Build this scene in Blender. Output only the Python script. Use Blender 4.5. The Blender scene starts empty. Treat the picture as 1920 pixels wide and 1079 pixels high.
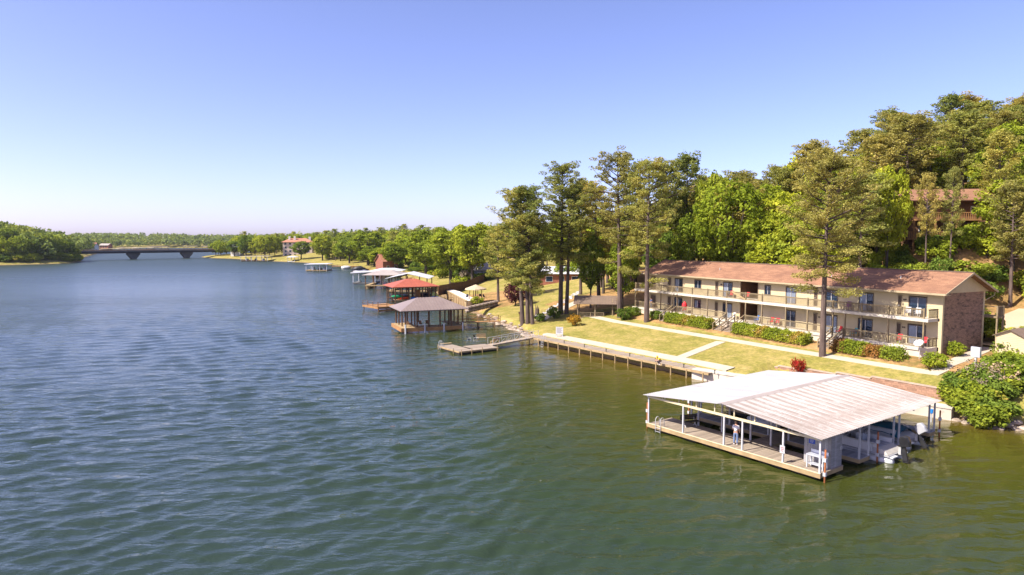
import bpy, bmesh, math, random
import numpy as np
from mathutils import Vector, Matrix
R = math.radians
sc = bpy.context.scene
COL = sc.collection
# ---------------------------------------------------------------- camera
CAM_H, FPX, PW, PH = 15.5, 1250.0, 1920.0, 1079.0
PITCH = math.atan(89.5 / FPX)
cam_d = bpy.data.cameras.new('camera'); cam = bpy.data.objects.new('camera', cam_d); COL.objects.link(cam)
cam.location = (0, 0, CAM_H); cam.rotation_euler = (R(90) - PITCH, 0, 0)
cam_d.sensor_width = 36; cam_d.lens = 36 * FPX / PW; cam_d.clip_start = .5; cam_d.clip_end = 9000
sc.camera = cam
# ---------------------------------------------------------------- sky, sun, exposure
SUN_EL, SUN_AZ = R(47), math.atan2(-.43, -.90)          # azimuth of the sun, from +x
wd = bpy.data.worlds.new('World'); sc.world = wd; wd.use_nodes = True
nt = wd.node_tree; bg = nt.nodes['Background']
sky = nt.nodes.new('ShaderNodeTexSky'); sky.sky_type = 'NISHITA'; sky.sun_disc = False
sky.sun_elevation = SUN_EL; sky.sun_rotation = R(90) - SUN_AZ
sky.air_density = .62; sky.dust_density = 1.1; sky.ozone_density = 6; sky.altitude = 0
tint = nt.nodes.new('ShaderNodeMix'); tint.data_type = 'RGBA'; tint.blend_type = 'MULTIPLY'; tint.inputs[0].default_value = 1   # even white balance
tint.inputs[7].default_value = (1.29, .972, 1.03, 1); nt.links.new(sky.outputs[0], tint.inputs[6]); nt.links.new(tint.outputs[2], bg.inputs[0]); bg.inputs[1].default_value = .118
sl = bpy.data.lights.new('sun', 'SUN'); sl.energy = 4.2; sl.angle = R(.53); sl.color = (1, .93, .82)
so = bpy.data.objects.new('sun', sl); COL.objects.link(so); so.location = (-60, -30, 90)
sd = Vector((math.cos(SUN_EL) * math.cos(SUN_AZ), math.cos(SUN_EL) * math.sin(SUN_AZ), math.sin(SUN_EL)))
so.rotation_euler = sd.to_track_quat('Z', 'Y').to_euler()
vs = sc.view_settings
vs.view_transform = 'Standard'; vs.look = 'None'; vs.exposure = 1.28; vs.gamma = 1
sc.cycles.use_denoising = True
sc.cycles.max_bounces = 6; sc.cycles.transparent_max_bounces = 6; sc.cycles.transmission_bounces = 3
sc.cycles.sample_clamp_indirect = 6

def P(px, py, z=0.0):
    """world point at height z seen at photo pixel px, py"""
    dx, dy = px - PW / 2, py - PH / 2
    y = FPX * math.cos(PITCH) - dy * math.sin(PITCH)
    dz = -FPX * math.sin(PITCH) - dy * math.cos(PITCH)
    t = (z - CAM_H) / dz
    return Vector((dx * t, y * t, z))
def PD(px, py, Y):
    """world point at depth Y seen at photo pixel px, py"""
    dx, dy = px - PW / 2, py - PH / 2
    y = FPX * math.cos(PITCH) - dy * math.sin(PITCH)
    dz = -FPX * math.sin(PITCH) - dy * math.cos(PITCH)
    t = Y / y
    return Vector((dx * t, Y, CAM_H + dz * t))

# ---------------------------------------------------------------- materials
def nodes_of(m):
    m.use_nodes = True
    return m.node_tree, m.node_tree.nodes['Principled BSDF']
def ramp(nt, fac, stops):
    r = nt.nodes.new('ShaderNodeValToRGB'); e = r.color_ramp.elements
    while len(e) < len(stops): e.new(.5)
    for k, (p, c) in enumerate(stops):
        e[k].position = p; e[k].color = (*c, 1)
    nt.links.new(fac, r.inputs[0]); return r.outputs[0]
def noise(nt, scale, detail=4, coord='Object', sc3=None, rough=.55):
    tc = nt.nodes.new('ShaderNodeTexCoord'); n = nt.nodes.new('ShaderNodeTexNoise')
    n.inputs['Scale'].default_value = scale; n.inputs['Detail'].default_value = detail; n.inputs['Roughness'].default_value = rough
    if coord == 'World':
        g = nt.nodes.new('ShaderNodeNewGeometry'); src = g.outputs['Position']
    else: src = tc.outputs[coord]
    if sc3:
        mp = nt.nodes.new('ShaderNodeMapping'); mp.inputs['Scale'].default_value = sc3
        nt.links.new(src, mp.inputs[0]); src = mp.outputs[0]
    nt.links.new(src, n.inputs['Vector']); return n.outputs['Fac']
def mix(nt, a, b, fac, mode='MIX'):
    m = nt.nodes.new('ShaderNodeMix'); m.data_type = 'RGBA'; m.blend_type = mode
    for sock, v in ((m.inputs[0], fac), (m.inputs[6], a), (m.inputs[7], b)):
        if hasattr(v, 'is_output'): nt.links.new(v, sock)
        elif isinstance(v, (int, float)): sock.default_value = v
        else: sock.default_value = (*v, 1)
    return m.outputs[2]
def bump(nt, b, h, strength, dist=.02):
    bn = nt.nodes.new('ShaderNodeBump'); bn.inputs['Strength'].default_value = strength; bn.inputs['Distance'].default_value = dist
    nt.links.new(h, bn.inputs['Height']); nt.links.new(bn.outputs[0], b.inputs['Normal'])
MT = {}
def mk(name, c1, c2=None, scale=3, rough=.75, bmp=0, bscale=None, metal=0, spec=.3, coord='Object', sc3=None, dirt=None, rnd=0, detail=5):
    m = bpy.data.materials.new(name); nt, b = nodes_of(m); MT[name] = m
    b.inputs['Roughness'].default_value = rough; b.inputs['Metallic'].default_value = metal; b.inputs['Specular IOR Level'].default_value = spec
    c2 = c2 or tuple(v * .78 for v in c1)
    f = noise(nt, scale, detail, coord, sc3)
    col = ramp(nt, f, [(.32, c2), (.68, c1)])
    if dirt:
        f2 = noise(nt, dirt[1], 6, 'World', dirt[3] if len(dirt) > 3 else None, .7); fr = ramp(nt, f2, [(dirt[2], (0, 0, 0)), (dirt[2] + .13, (1, 1, 1))])
        col = mix(nt, col, dirt[0], fr)
    if rnd:
        oi = nt.nodes.new('ShaderNodeObjectInfo'); rr = ramp(nt, oi.outputs['Random'], [(0, (1 - rnd,) * 3), (1, (1 + rnd * .6,) * 3)])
        col = mix(nt, col, rr, 1.0, 'MULTIPLY')
    nt.links.new(col, b.inputs['Base Color'])
    if bmp: bump(nt, b, noise(nt, bscale or scale * 4, 5, coord, sc3), bmp)
    return m
mk('weathered_plank', (.36, .29, .22), (.22, .18, .14), 1.2, .85, .3, 30, sc3=(1, 12, 12), rnd=.22)
mk('grey_plank', (.34, .33, .33), (.22, .21, .21), 1.5, .85, .3, 30, sc3=(12, 1, 12), rnd=.2)
mk('tan_wood', (.40, .29, .15), (.28, .20, .10), 1.5, .8, .2, 20, rnd=.1)
mk('rail_wood', (.27, .205, .115), (.175, .135, .08), 1.1, .8, .2, 16, rnd=.12)
mk('rail_wood_dark', (.15, .115, .07), (.09, .07, .045), 2, .85, .2, 20, rnd=.15)
mk('brown_wood', (.17, .09, .045), (.09, .05, .028), 1.3, .8, .3, 18, rnd=.1)
mk('orange_wood', (.36, .19, .07), (.24, .125, .05), 1.2, .8, .2, 16, rnd=.12)
mk('fence_wood', (.17, .085, .04), (.09, .05, .028), .8, .85, .2, 16, rnd=.25)
mk('white_paint', (.46, .46, .47), (.38, .38, .38), 2.2, .5, .1, 30, dirt=((.36, .25, .17), 1.4, .62))
mk('cream_paint', (.62, .53, .34), (.52, .44, .28), 1.5, .6, .1, 20, dirt=((.3, .22, .13), .9, .66))
mk('siding', (.52, .43, .255), (.45, .375, .225), .8, .65, .08, 20, dirt=((.36, .31, .21), .5, .66, (1, 1, .25)))
mk('trim', (.40, .32, .20), (.31, .25, .155), 1.5, .65)
mk('concrete', (.56, .50, .41), (.42, .37, .30), .5, .9, .25, 14, coord='World', dirt=((.26, .215, .165), .35, .57))
mk('slab', (.58, .53, .43), (.46, .41, .33), .6, .9, .2, 14, coord='World', dirt=((.33, .26, .18), .6, .6))
mk('dark_door', (.10, .07, .045), (.07, .05, .035), 2, .5)
mk('dark_frame', (.13, .10, .075), None, 2, .5)
mk('alu', (.55, .54, .50), (.45, .44, .42), 3, .4, metal=.3)
mk('galv', (.60, .62, .66), (.44, .46, .50), 1.3, .45, .05, 20, metal=.35, dirt=((.33, .18, .1), 1.2, .68))
mk('rust', (.34, .115, .035), (.17, .06, .025), 2.5, .9, .4, 14)
mk('black', (.018, .018, .02), (.03, .03, .032), 3, .45)
mk('black_gloss', (.015, .015, .017), (.024, .024, .026), 3, .2, spec=.5)
mk('float_black', (.02, .02, .018), (.035, .03, .025), 2, .7)
mk('white_gel', (.58, .58, .58), (.5, .5, .5), 1.1, .25, spec=.5)
mk('grey_vinyl', (.38, .38, .39), (.30, .30, .31), 2, .55)
mk('cream_vinyl', (.44, .41, .36), (.36, .335, .29), 2, .55)
mk('teal_canvas', (.025, .115, .15), (.018, .08, .11), 2, .8, .3, 8)
mk('navy_canvas', (.02, .03, .055), (.015, .02, .04), 2, .8, .3, 8)
mk('red_plastic', (.55, .03, .035), (.45, .025, .03), 2, .4)
mk('teal_plastic', (.04, .33, .36), None, 2, .4)
mk('purple_plastic', (.20, .05, .16), None, 2, .4)
mk('yellow_wood', (.5, .33, .07), None, 2, .5)
mk('blue_sign', (.02, .07, .42), None, 3, .5)
mk('orange_plastic', (.75, .09, .015), (.65, .075, .012), 2, .35)
mk('blue_plastic', (.02, .2, .6), None, 2, .4)
mk('green_plastic', (.02, .3, .12), None, 2, .4)
mk('skin', (.55, .30, .20), None, 3, .6)
mk('hair', (.05, .03, .02), None, 9, .8)
mk('jeans', (.16, .22, .36), (.11, .155, .27), 6, .85)
mk('white_cloth', (.72, .70, .70), (.6, .58, .58), 6, .85)
mk('yellow_cloth', (.80, .52, .015), (.7, .42, .012), 6, .85)
mk('grey_cloth', (.16, .13, .14), None, 6, .85)
mk('blue_cloth', (.10, .14, .26), None, 6, .85)
mk('red_metal_roof', (.36, .10, .055), (.29, .08, .045), .6, .5, dirt=((.22, .06, .04), .5, .6))
mk('brown_metal_roof', (.30, .235, .20), (.25, .19, .165), .4, .42, metal=.25, rnd=.08)
mk('grey_roof', (.36, .31, .28), (.28, .24, .22), .5, .7, dirt=((.2, .17, .15), .3, .6))
mk('white_roof', (.58, .58, .60), (.5, .5, .52), .6, .45, rnd=.06)
def roof_sheet_mat(name, c1, c2, rust, th):
    m = bpy.data.materials.new(name); nt, b = nodes_of(m); MT[name] = m
    b.inputs['Roughness'].default_value = .5; b.inputs['Specular IOR Level'].default_value = .3
    oi = nt.nodes.new('ShaderNodeObjectInfo')
    col = ramp(nt, noise(nt, .7, 5, 'World'), [(.3, c2), (.7, c1)])
    st = ramp(nt, noise(nt, 1, 6, 'World', (1.6, 1.6, 1), .75), [(th, (0, 0, 0)), (th + .2, (.8, .8, .8))])
    ln = ramp(nt, noise(nt, 1, 3, 'Object', (9, .22, 1), .6), [(.42, (0, 0, 0)), (.56, (1, 1, 1))])
    col = mix(nt, col, rust, mix(nt, st, ln, 1.0, 'MULTIPLY'))
    col = mix(nt, col, ramp(nt, oi.outputs['Random'], [(0, (.88, .87, .86)), (1, (1.06, 1.06, 1.06))]), 1.0, 'MULTIPLY')
    nt.links.new(col, b.inputs['Base Color'])
roof_sheet_mat('white_metal_roof', (.315, .315, .325), (.27, .268, .272), (.27, .22, .2), .52)
roof_sheet_mat('rusty_metal_roof', (.355, .34, .33), (.29, .268, .252), (.165, .115, .09), .29)
mk('stucco_pink', (.62, .50, .42), (.54, .43, .36), .4, .8)
mk('stucco_white', (.72, .68, .62), None, .4, .8)
mk('clay_roof', (.42, .19, .12), (.33, .145, .09), .5, .8)
mk('grey_house', (.20, .23, .27), None, .6, .7)
mk('red_brick', (.30, .115, .07), (.22, .085, .055), 1.5, .85)
mk('dark_concrete', (.16, .155, .155), (.11, .11, .11), .2, .9)
mk('bridge_steel', (.016, .018, .026), (.02, .022, .03), .3, .7)
mk('rail_rust', (.35, .21, .12), None, .2, .8)
mk('sand', (.70, .62, .54), (.62, .54, .46), .6, .95)
mk('rock', (.42, .34, .26), (.25, .19, .15), 1.6, .9, .5, 6, rnd=.3)
mk('pale_rock', (.50, .48, .46), (.30, .28, .27), 1.6, .9, .5, 6, rnd=.3)
mk('straw_thatch', (.50, .40, .27), (.36, .28, .18), 4, .95, .5, 14)
mk('paving', (.52, .38, .25), (.44, .315, .205), .15, .95, .15, 8, coord='World', dirt=((.36, .26, .17), .12, .58))
mk('path_mat', (.46, .40, .31), (.38, .325, .25), .5, .92, .2, 12, coord='World', dirt=((.40, .32, .23), .5, .6))
mk('trunk', (.145, .105, .085), (.06, .042, .036), 2.2, .95, .9, 7, sc3=(1, 1, .25))
mk('trunk_leafy', (.10, .08, .06), (.05, .04, .032), 2.5, .95, .7, 8, sc3=(1, 1, .3))
mk('asphalt', (.06, .06, .06), None, .5, .9)
mk('block', (.36, .215, .145), (.27, .155, .105), 2, .9, .4, 14, rnd=.25)
mk('cap_block', (.44, .34, .26), (.35, .26, .2), 2, .9, .3, 14, rnd=.12)
mk('mulch', (.36, .19, .095), (.20, .105, .055), 1.5, .95, .5, 10, coord='World')

def shingle_mat(name, c1, c2, c3):
    m = bpy.data.materials.new(name); nt, b = nodes_of(m); MT[name] = m
    b.inputs['Roughness'].default_value = .9; b.inputs['Specular IOR Level'].default_value = .15
    tc = nt.nodes.new('ShaderNodeTexCoord'); br = nt.nodes.new('ShaderNodeTexBrick')
    mp = nt.nodes.new('ShaderNodeMapping'); nt.links.new(tc.outputs['Object'], mp.inputs[0]); nt.links.new(mp.outputs[0], br.inputs['Vector'])
    br.inputs['Scale'].default_value = 1; br.inputs['Brick Width'].default_value = .95; br.inputs['Row Height'].default_value = .17
    br.inputs['Mortar Size'].default_value = .012; br.inputs['Mortar'].default_value = (*[v * .55 for v in c2], 1)
    br.inputs['Color1'].default_value = (*c1, 1); br.inputs['Color2'].default_value = (*c2, 1); br.inputs['Bias'].default_value = -.2
    col = mix(nt, br.outputs['Color'], c3, ramp(nt, noise(nt, .45, 5, 'Object'), [(.42, (0, 0, 0)), (.75, (.75, .75, .75))]))
    nt.links.new(col, b.inputs['Base Color']); bump(nt, b, br.outputs['Fac'], .25, -.012)
shingle_mat('shingles', (.315, .17, .10), (.205, .105, .066), (.165, .085, .055))
shingle_mat('brown_shingles', (.20, .145, .105), (.15, .105, .08), (.12, .09, .07))

def brick_mat():
    m = bpy.data.materials.new('brick_veneer'); nt, b = nodes_of(m); MT['brick_veneer'] = m
    b.inputs['Roughness'].default_value = .9
    tc = nt.nodes.new('ShaderNodeTexCoord'); br = nt.nodes.new('ShaderNodeTexBrick')
    mp = nt.nodes.new('ShaderNodeMapping'); mp.inputs['Rotation'].default_value = (R(90), 0, R(90))
    sx = nt.nodes.new('ShaderNodeSeparateXYZ'); cb = nt.nodes.new('ShaderNodeCombineXYZ')
    nt.links.new(tc.outputs['Object'], sx.inputs[0]); nt.links.new(sx.outputs[1], cb.inputs[0]); nt.links.new(sx.outputs[2], cb.inputs[1])
    nt.links.new(cb.outputs[0], br.inputs['Vector'])
    br.inputs['Scale'].default_value = 1; br.inputs['Brick Width'].default_value = .3; br.inputs['Row Height'].default_value = .1
    br.inputs['Mortar Size'].default_value = .008; br.inputs['Mortar'].default_value = (.16, .11, .085, 1)
    br.inputs['Color1'].default_value = (.33, .20, .125, 1); br.inputs['Color2'].default_value = (.22, .13, .085, 1)
    f = noise(nt, 1.6, 6, 'Object', (1, 1, 2.6), .7)
    col = mix(nt, br.outputs['Color'], (.10, .065, .045), ramp(nt, f, [(.52, (0, 0, 0)), (.60, (1, 1, 1))]))
    nt.links.new(col, b.inputs['Base Color']); bump(nt, b, br.outputs['Fac'], .5, -.01)
brick_mat()

def glass_mat(name, c, rough=.06):
    m = bpy.data.materials.new(name); nt, b = nodes_of(m); MT[name] = m
    b.inputs['Base Color'].default_value = (*c, 1); b.inputs['Roughness'].default_value = rough
    b.inputs['Specular IOR Level'].default_value = .7; b.inputs['Coat Weight'].default_value = .4
glass_mat('glass', (.012, .025, .045)); glass_mat('curtain_glass', (.17, .20, .25), .12)

def leaf_mat(name, c1, c2, c3=None, trans=.35, rnd=.25, nscale=.35):
    m = bpy.data.materials.new(name); m.use_nodes = True; nt = m.node_tree; nt.nodes.clear(); MT[name] = m
    out = nt.nodes.new('ShaderNodeOutputMaterial')
    f = noise(nt, nscale, 3, 'Object', None, .6)
    col = ramp(nt, f, [(.34, c2), (.56, c1)] + ([(.72, c3)] if c3 else []))
    g = nt.nodes.new('ShaderNodeNewGeometry')
    v = ramp(nt, g.outputs['Random Per Island'], [(0, (.72, .72, .72)), (1, (1.22, 1.22, 1.1))])
    col = mix(nt, col, v, 1.0, 'MULTIPLY')
    oi = nt.nodes.new('ShaderNodeObjectInfo')
    rr = ramp(nt, oi.outputs['Random'], [(0, (1 - rnd, 1 - rnd * .8, 1 - rnd)), (.5, (1, 1, 1)), (1, (1 + rnd, 1 + rnd * .6, 1))])
    col = mix(nt, col, rr, 1.0, 'MULTIPLY')
    d = nt.nodes.new('ShaderNodeBsdfDiffuse'); t = nt.nodes.new('ShaderNodeBsdfTranslucent'); mx = nt.nodes.new('ShaderNodeMixShader')
    mx.inputs[0].default_value = trans
    nt.links.new(col, d.inputs[0]); nt.links.new(mix(nt, col, (1.15, 1.1, .55), 1.0, 'MULTIPLY'), t.inputs[0])
    nt.links.new(d.outputs[0], mx.inputs[1]); nt.links.new(t.outputs[0], mx.inputs[2]); nt.links.new(mx.outputs[0], out.inputs[0])
leaf_mat('pine_needles', (.37, .36, .105), (.22, .245, .075), (.50, .44, .15), .4)
leaf_mat('pine_brown', (.41, .36, .115), (.25, .25, .08), (.52, .43, .165), .4)
leaf_mat('pine_dark', (.32, .34, .10), (.19, .225, .07), (.43, .40, .135), .4)
leaf_mat('oak_leaves', (.29, .345, .045), (.17, .225, .032), (.42, .44, .065), .42)
leaf_mat('bright_leaves', (.33, .38, .04), (.21, .27, .03), (.45, .46, .06), .42)
leaf_mat('deep_leaves', (.17, .24, .04), (.10, .15, .03), (.27, .33, .05), .4)
leaf_mat('hedge_leaves', (0.288, 0.324, 0.036), (0.156, 0.204, 0.026), (0.432, 0.288, 0.072), .35)
leaf_mat('red_hedge', (0.340, 0.160, 0.070), (0.200, 0.140, 0.035), (0.450, 0.200, 0.100), .3)
leaf_mat('maroon_leaves', (0.100, 0.035, 0.040), (0.060, 0.022, 0.025), (0.170, 0.070, 0.060), .3)
leaf_mat('red_leaves', (0.420, 0.030, 0.035), (0.220, 0.060, 0.025), (0.550, 0.050, 0.060), .35)
leaf_mat('azalea', (0.620, 0.050, 0.100), (0.350, 0.080, 0.050), None, .3)
leaf_mat('golden_leaves', (0.440, 0.240, 0.035), (0.300, 0.200, 0.030), (0.500, 0.330, 0.050), .35)
leaf_mat('dry_twigs', (0.330, 0.260, 0.190), (0.220, 0.170, 0.130), None, .1)
leaf_mat('far_leaves', (.20, .25, .07), (.11, .15, .05), (.30, .33, .08), .35, nscale=.03)

# ---------------------------------------------------------------- mesh helpers
class MB:
    def __init__(s): s.v = []; s.f = []
    def add(s, vs, fs):
        o = len(s.v); s.v += [tuple(p) for p in vs]; s.f += [tuple(i + o for i in f) for f in fs]; return s
    def box(s, x0, x1, y0, y1, z0, z1):
        return s.add([(x0, y0, z0), (x1, y0, z0), (x1, y1, z0), (x0, y1, z0), (x0, y0, z1), (x1, y0, z1), (x1, y1, z1), (x0, y1, z1)],
                     [(3, 2, 1, 0), (4, 5, 6, 7), (0, 1, 5, 4), (1, 2, 6, 5), (2, 3, 7, 6), (3, 0, 4, 7)])
    def bar(s, a, b, w, h=None, up=(0, 0, 1)):
        a = Vector(a); b = Vector(b); h = h or w; t = (b - a).normalized(); up = Vector(up)
        if abs(t.dot(up)) > .98: up = Vector((1, 0, 0))
        r = t.cross(up).normalized() * w / 2; u = r.cross(t).normalized() * h / 2
        vs = [a - r - u, a + r - u, a + r + u, a - r + u, b - r - u, b + r - u, b + r + u, b - r + u]
        return s.add(vs, [(0, 1, 2, 3), (7, 6, 5, 4), (4, 5, 1, 0), (5, 6, 2, 1), (6, 7, 3, 2), (7, 4, 0, 3)])
    def tube(s, pts, rad, n=8, cap=True):
        pts = [Vector(p) for p in pts]
        if isinstance(rad, (int, float)): rad = [rad] * len(pts)
        ref = None; rings = []
        for i, p in enumerate(pts):
            t = (pts[min(i + 1, len(pts) - 1)] - pts[max(i - 1, 0)]).normalized()
            if ref is None: ref = t.cross(Vector((0, 0, 1))) if abs(t.z) < .95 else t.cross(Vector((1, 0, 0)))
            r = (ref - t * ref.dot(t)).normalized(); ref = r; u = t.cross(r)
            rings.append([p + (r * math.cos(2 * math.pi * k / n) + u * math.sin(2 * math.pi * k / n)) * rad[i] for k in range(n)])
        fs = []
        for i in range(len(pts) - 1):
            for k in range(n):
                a = i * n + k; b = i * n + (k + 1) % n; fs.append((a, b, b + n, a + n))
        if cap: fs += [tuple(range(n))[::-1], tuple(range((len(pts) - 1) * n, len(pts) * n))]
        return s.add([v for r in rings for v in r], fs)
    def prism(s, poly, z0, z1):
        n = len(poly)
        vs = [(p[0], p[1], z0) for p in poly] + [(p[0], p[1], z1) for p in poly]
        fs = [tuple(range(n))[::-1], tuple(range(n, 2 * n))] + [(k, (k + 1) % n, n + (k + 1) % n, n + k) for k in range(n)]
        return s.add(vs, fs)
    def extr(s, prof, a, b):
        """profile of (y, z) points swept along x from a to b"""
        n = len(prof)
        vs = [(a, p[0], p[1]) for p in prof] + [(b, p[0], p[1]) for p in prof]
        fs = [tuple(range(n)), tuple(range(n, 2 * n))[::-1]] + [(k, n + k, n + (k + 1) % n, (k + 1) % n) for k in range(n)]
        return s.add(vs, fs)
    def ball(s, c, r, nu=8, nv=5):
        c = Vector(c); r = Vector(r) if not isinstance(r, (int, float)) else Vector((r, r, r)); vs = []; fs = []
        for j in range(nv + 1):
            th = math.pi * j / nv
            for i in range(nu):
                ph = 2 * math.pi * i / nu
                vs.append((c.x + r.x * math.sin(th) * math.cos(ph), c.y + r.y * math.sin(th) * math.sin(ph), c.z + r.z * math.cos(th)))
        for j in range(nv):
            for i in range(nu):
                fs.append((j * nu + i, (j + 1) * nu + i, (j + 1) * nu + (i + 1) % nu, j * nu + (i + 1) % nu))
        return s.add(vs, fs)
    def mesh(s, name, m, smooth=False):
        me = bpy.data.meshes.new(name); me.from_pydata(s.v, [], s.f); me.materials.append(MT[m] if isinstance(m, str) else m)
        if smooth: me.polygons.foreach_set('use_smooth', [True] * len(me.polygons))
        me.update(); return me
    def build(s, name, m, parent=None, smooth=False, loc=None, rz=0):
        return put(name, s.mesh(name, m, smooth), parent, loc, rz)
def put(name, me, parent=None, loc=None, rz=0):
    o = bpy.data.objects.new(name, me); COL.objects.link(o)
    if parent: o.parent = parent
    if loc is not None: o.location = loc
    if rz: o.rotation_euler.z = rz
    return o
def tag(o, label=None, cat=None, group=None, kind=None):
    if label: o['label'] = label
    if cat: o['category'] = cat
    if group: o['group'] = group
    if kind: o['kind'] = kind
    return o
def thing(name, label, cat, loc=(0, 0, 0), rz=0, group=None):
    o = put(name, None, None, loc, rz); o.empty_display_size = .2
    return tag(o, label, cat, group)
def copy_tree(o, parent=None):
    c = o.copy(); COL.objects.link(c); c.parent = parent
    for ch in o.children: copy_tree(ch, c)
    return c
def np_mesh(name, V, Q, m):
    """fast mesh: V (n,3) verts, Q (k,4) or (k,3) faces"""
    me = bpy.data.meshes.new(name); V = np.asarray(V, np.float32); Q = np.asarray(Q, np.int32); k = Q.shape[1]
    me.vertices.add(len(V)); me.vertices.foreach_set('co', V.ravel())
    me.loops.add(Q.size); me.loops.foreach_set('vertex_index', Q.ravel())
    me.polygons.add(len(Q)); me.polygons.foreach_set('loop_start', np.arange(0, Q.size, k, dtype=np.int32))
    me.update(calc_edges=True); me.materials.append(MT[m] if isinstance(m, str) else m)
    return me
# ---------------------------------------------------------------- places in the motel's frame: u along the front, v inland
MA, MBp = P(1190, 575, 4.2), P(1738, 654, 4.2)
MU = (MBp - MA).normalized(); MU.z = 0; MU.normalize(); MV = Vector((-MU.y, MU.x, 0)); MLEN = (MBp - MA).length
MROT = math.atan2(MU.y, MU.x)
def uv(u, v, z=0): return Vector((MA.x + MU.x * u + MV.x * v, MA.y + MU.y * u + MV.y * v, z))
def u_at(px, v):
    """u on the line at v seen at pixel column px (taken at facade height)"""
    k = (px - PW / 2) / FPX
    o = MA + MV * v
    return (k * o.y - o.x) / (MU.x - k * MU.y)
def to_uv(x, y):
    return (x - MA.x) * MU.x + (y - MA.y) * MU.y, (x - MA.x) * MV.x + (y - MA.y) * MV.y
SW0, SW1, SW2 = P(1783, 789), P(1312, 713), P(1003, 646)          # foot of the seawall, right end, bend, left end
SHORE = [(110, 20), (62, 46), P(1925, 803), P(1850, 800), P(1800, 790), SW0, SW1, SW2, P(985, 628), P(950, 612), P(925, 604), P(905, 592), P(880, 585),
         P(872, 580), P(815, 547), P(790, 537), P(755, 522), P(715, 513), P(680, 507), P(640, 500), P(600, 495), P(560, 492.5), P(520, 491), P(480, 488.5),
         P(430, 485.5), P(395, 484.5), P(376, 482.5), (-262, 660), (-300, 900), (-380, 1270), (-680, 1270), (-640, 1050), (-450, 720), (-345, 530), P(152, 491), P(130, 494.5), P(60, 496.5), P(0, 498), P(-120, 502),
         (-700, 350), (-1500, 330), (-1500, -300), (110, -300)]
SHORE = np.array([(p[0], p[1]) for p in SHORE], float)
def lake_d(x, y):
    """signed distance to the lake's edge, positive on land"""
    x = np.asarray(x, float); y = np.asarray(y, float); best = np.full(x.shape, 1e18); ins = np.zeros(x.shape, bool)
    n = len(SHORE)
    if x.size <= 64:                                              # few points: all edges at once
        sh = x.shape; X = x.ravel()[:, None]; Y = y.ravel()[:, None]; A = SHORE; B = np.roll(SHORE, -1, 0); E = B - A
        t = np.clip(((X - A[:, 0]) * E[:, 0] + (Y - A[:, 1]) * E[:, 1]) / (E ** 2).sum(1), 0, 1)
        d2 = ((X - A[:, 0] - t * E[:, 0]) ** 2 + (Y - A[:, 1] - t * E[:, 1]) ** 2).min(1)
        ey = np.where(E[:, 1] == 0, 1e-9, E[:, 1]); c = ((A[:, 1] > Y) != (B[:, 1] > Y)) & (X < A[:, 0] + (Y - A[:, 1]) / ey * E[:, 0])
        return (np.where(c.sum(1) % 2 == 1, -1, 1) * np.sqrt(d2)).reshape(sh)
    for i in range(n):
        ax, ay = SHORE[i]; bx, by = SHORE[(i + 1) % n]; ex, ey = bx - ax, by - ay
        t = np.clip(((x - ax) * ex + (y - ay) * ey) / (ex * ex + ey * ey), 0, 1)
        best = np.minimum(best, (x - ax - t * ex) ** 2 + (y - ay - t * ey) ** 2)
        c = (ay > y) != (by > y)
        with np.errstate(divide='ignore', invalid='ignore'):
            xi = ax + (y - ay) / (by - ay if by != ay else 1e-9) * ex
        ins ^= c & (x < xi)
    return np.where(ins, -1, 1) * np.sqrt(best)
RW0, RW1 = P(1452, 688, 1.35), P(1790, 733, 2.15)                 # garden wall, top of its face
def sm(t): t = np.clip(t, 0, 1); return t * t * (3 - 2 * t)
def bumpy(x, y, s): return np.sin(x / s * 1.3 + 1.7) * np.cos(y / s * 1.1 + .4) + .5 * np.sin(x / s * 2.9 + y / s * 2.3)
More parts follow.
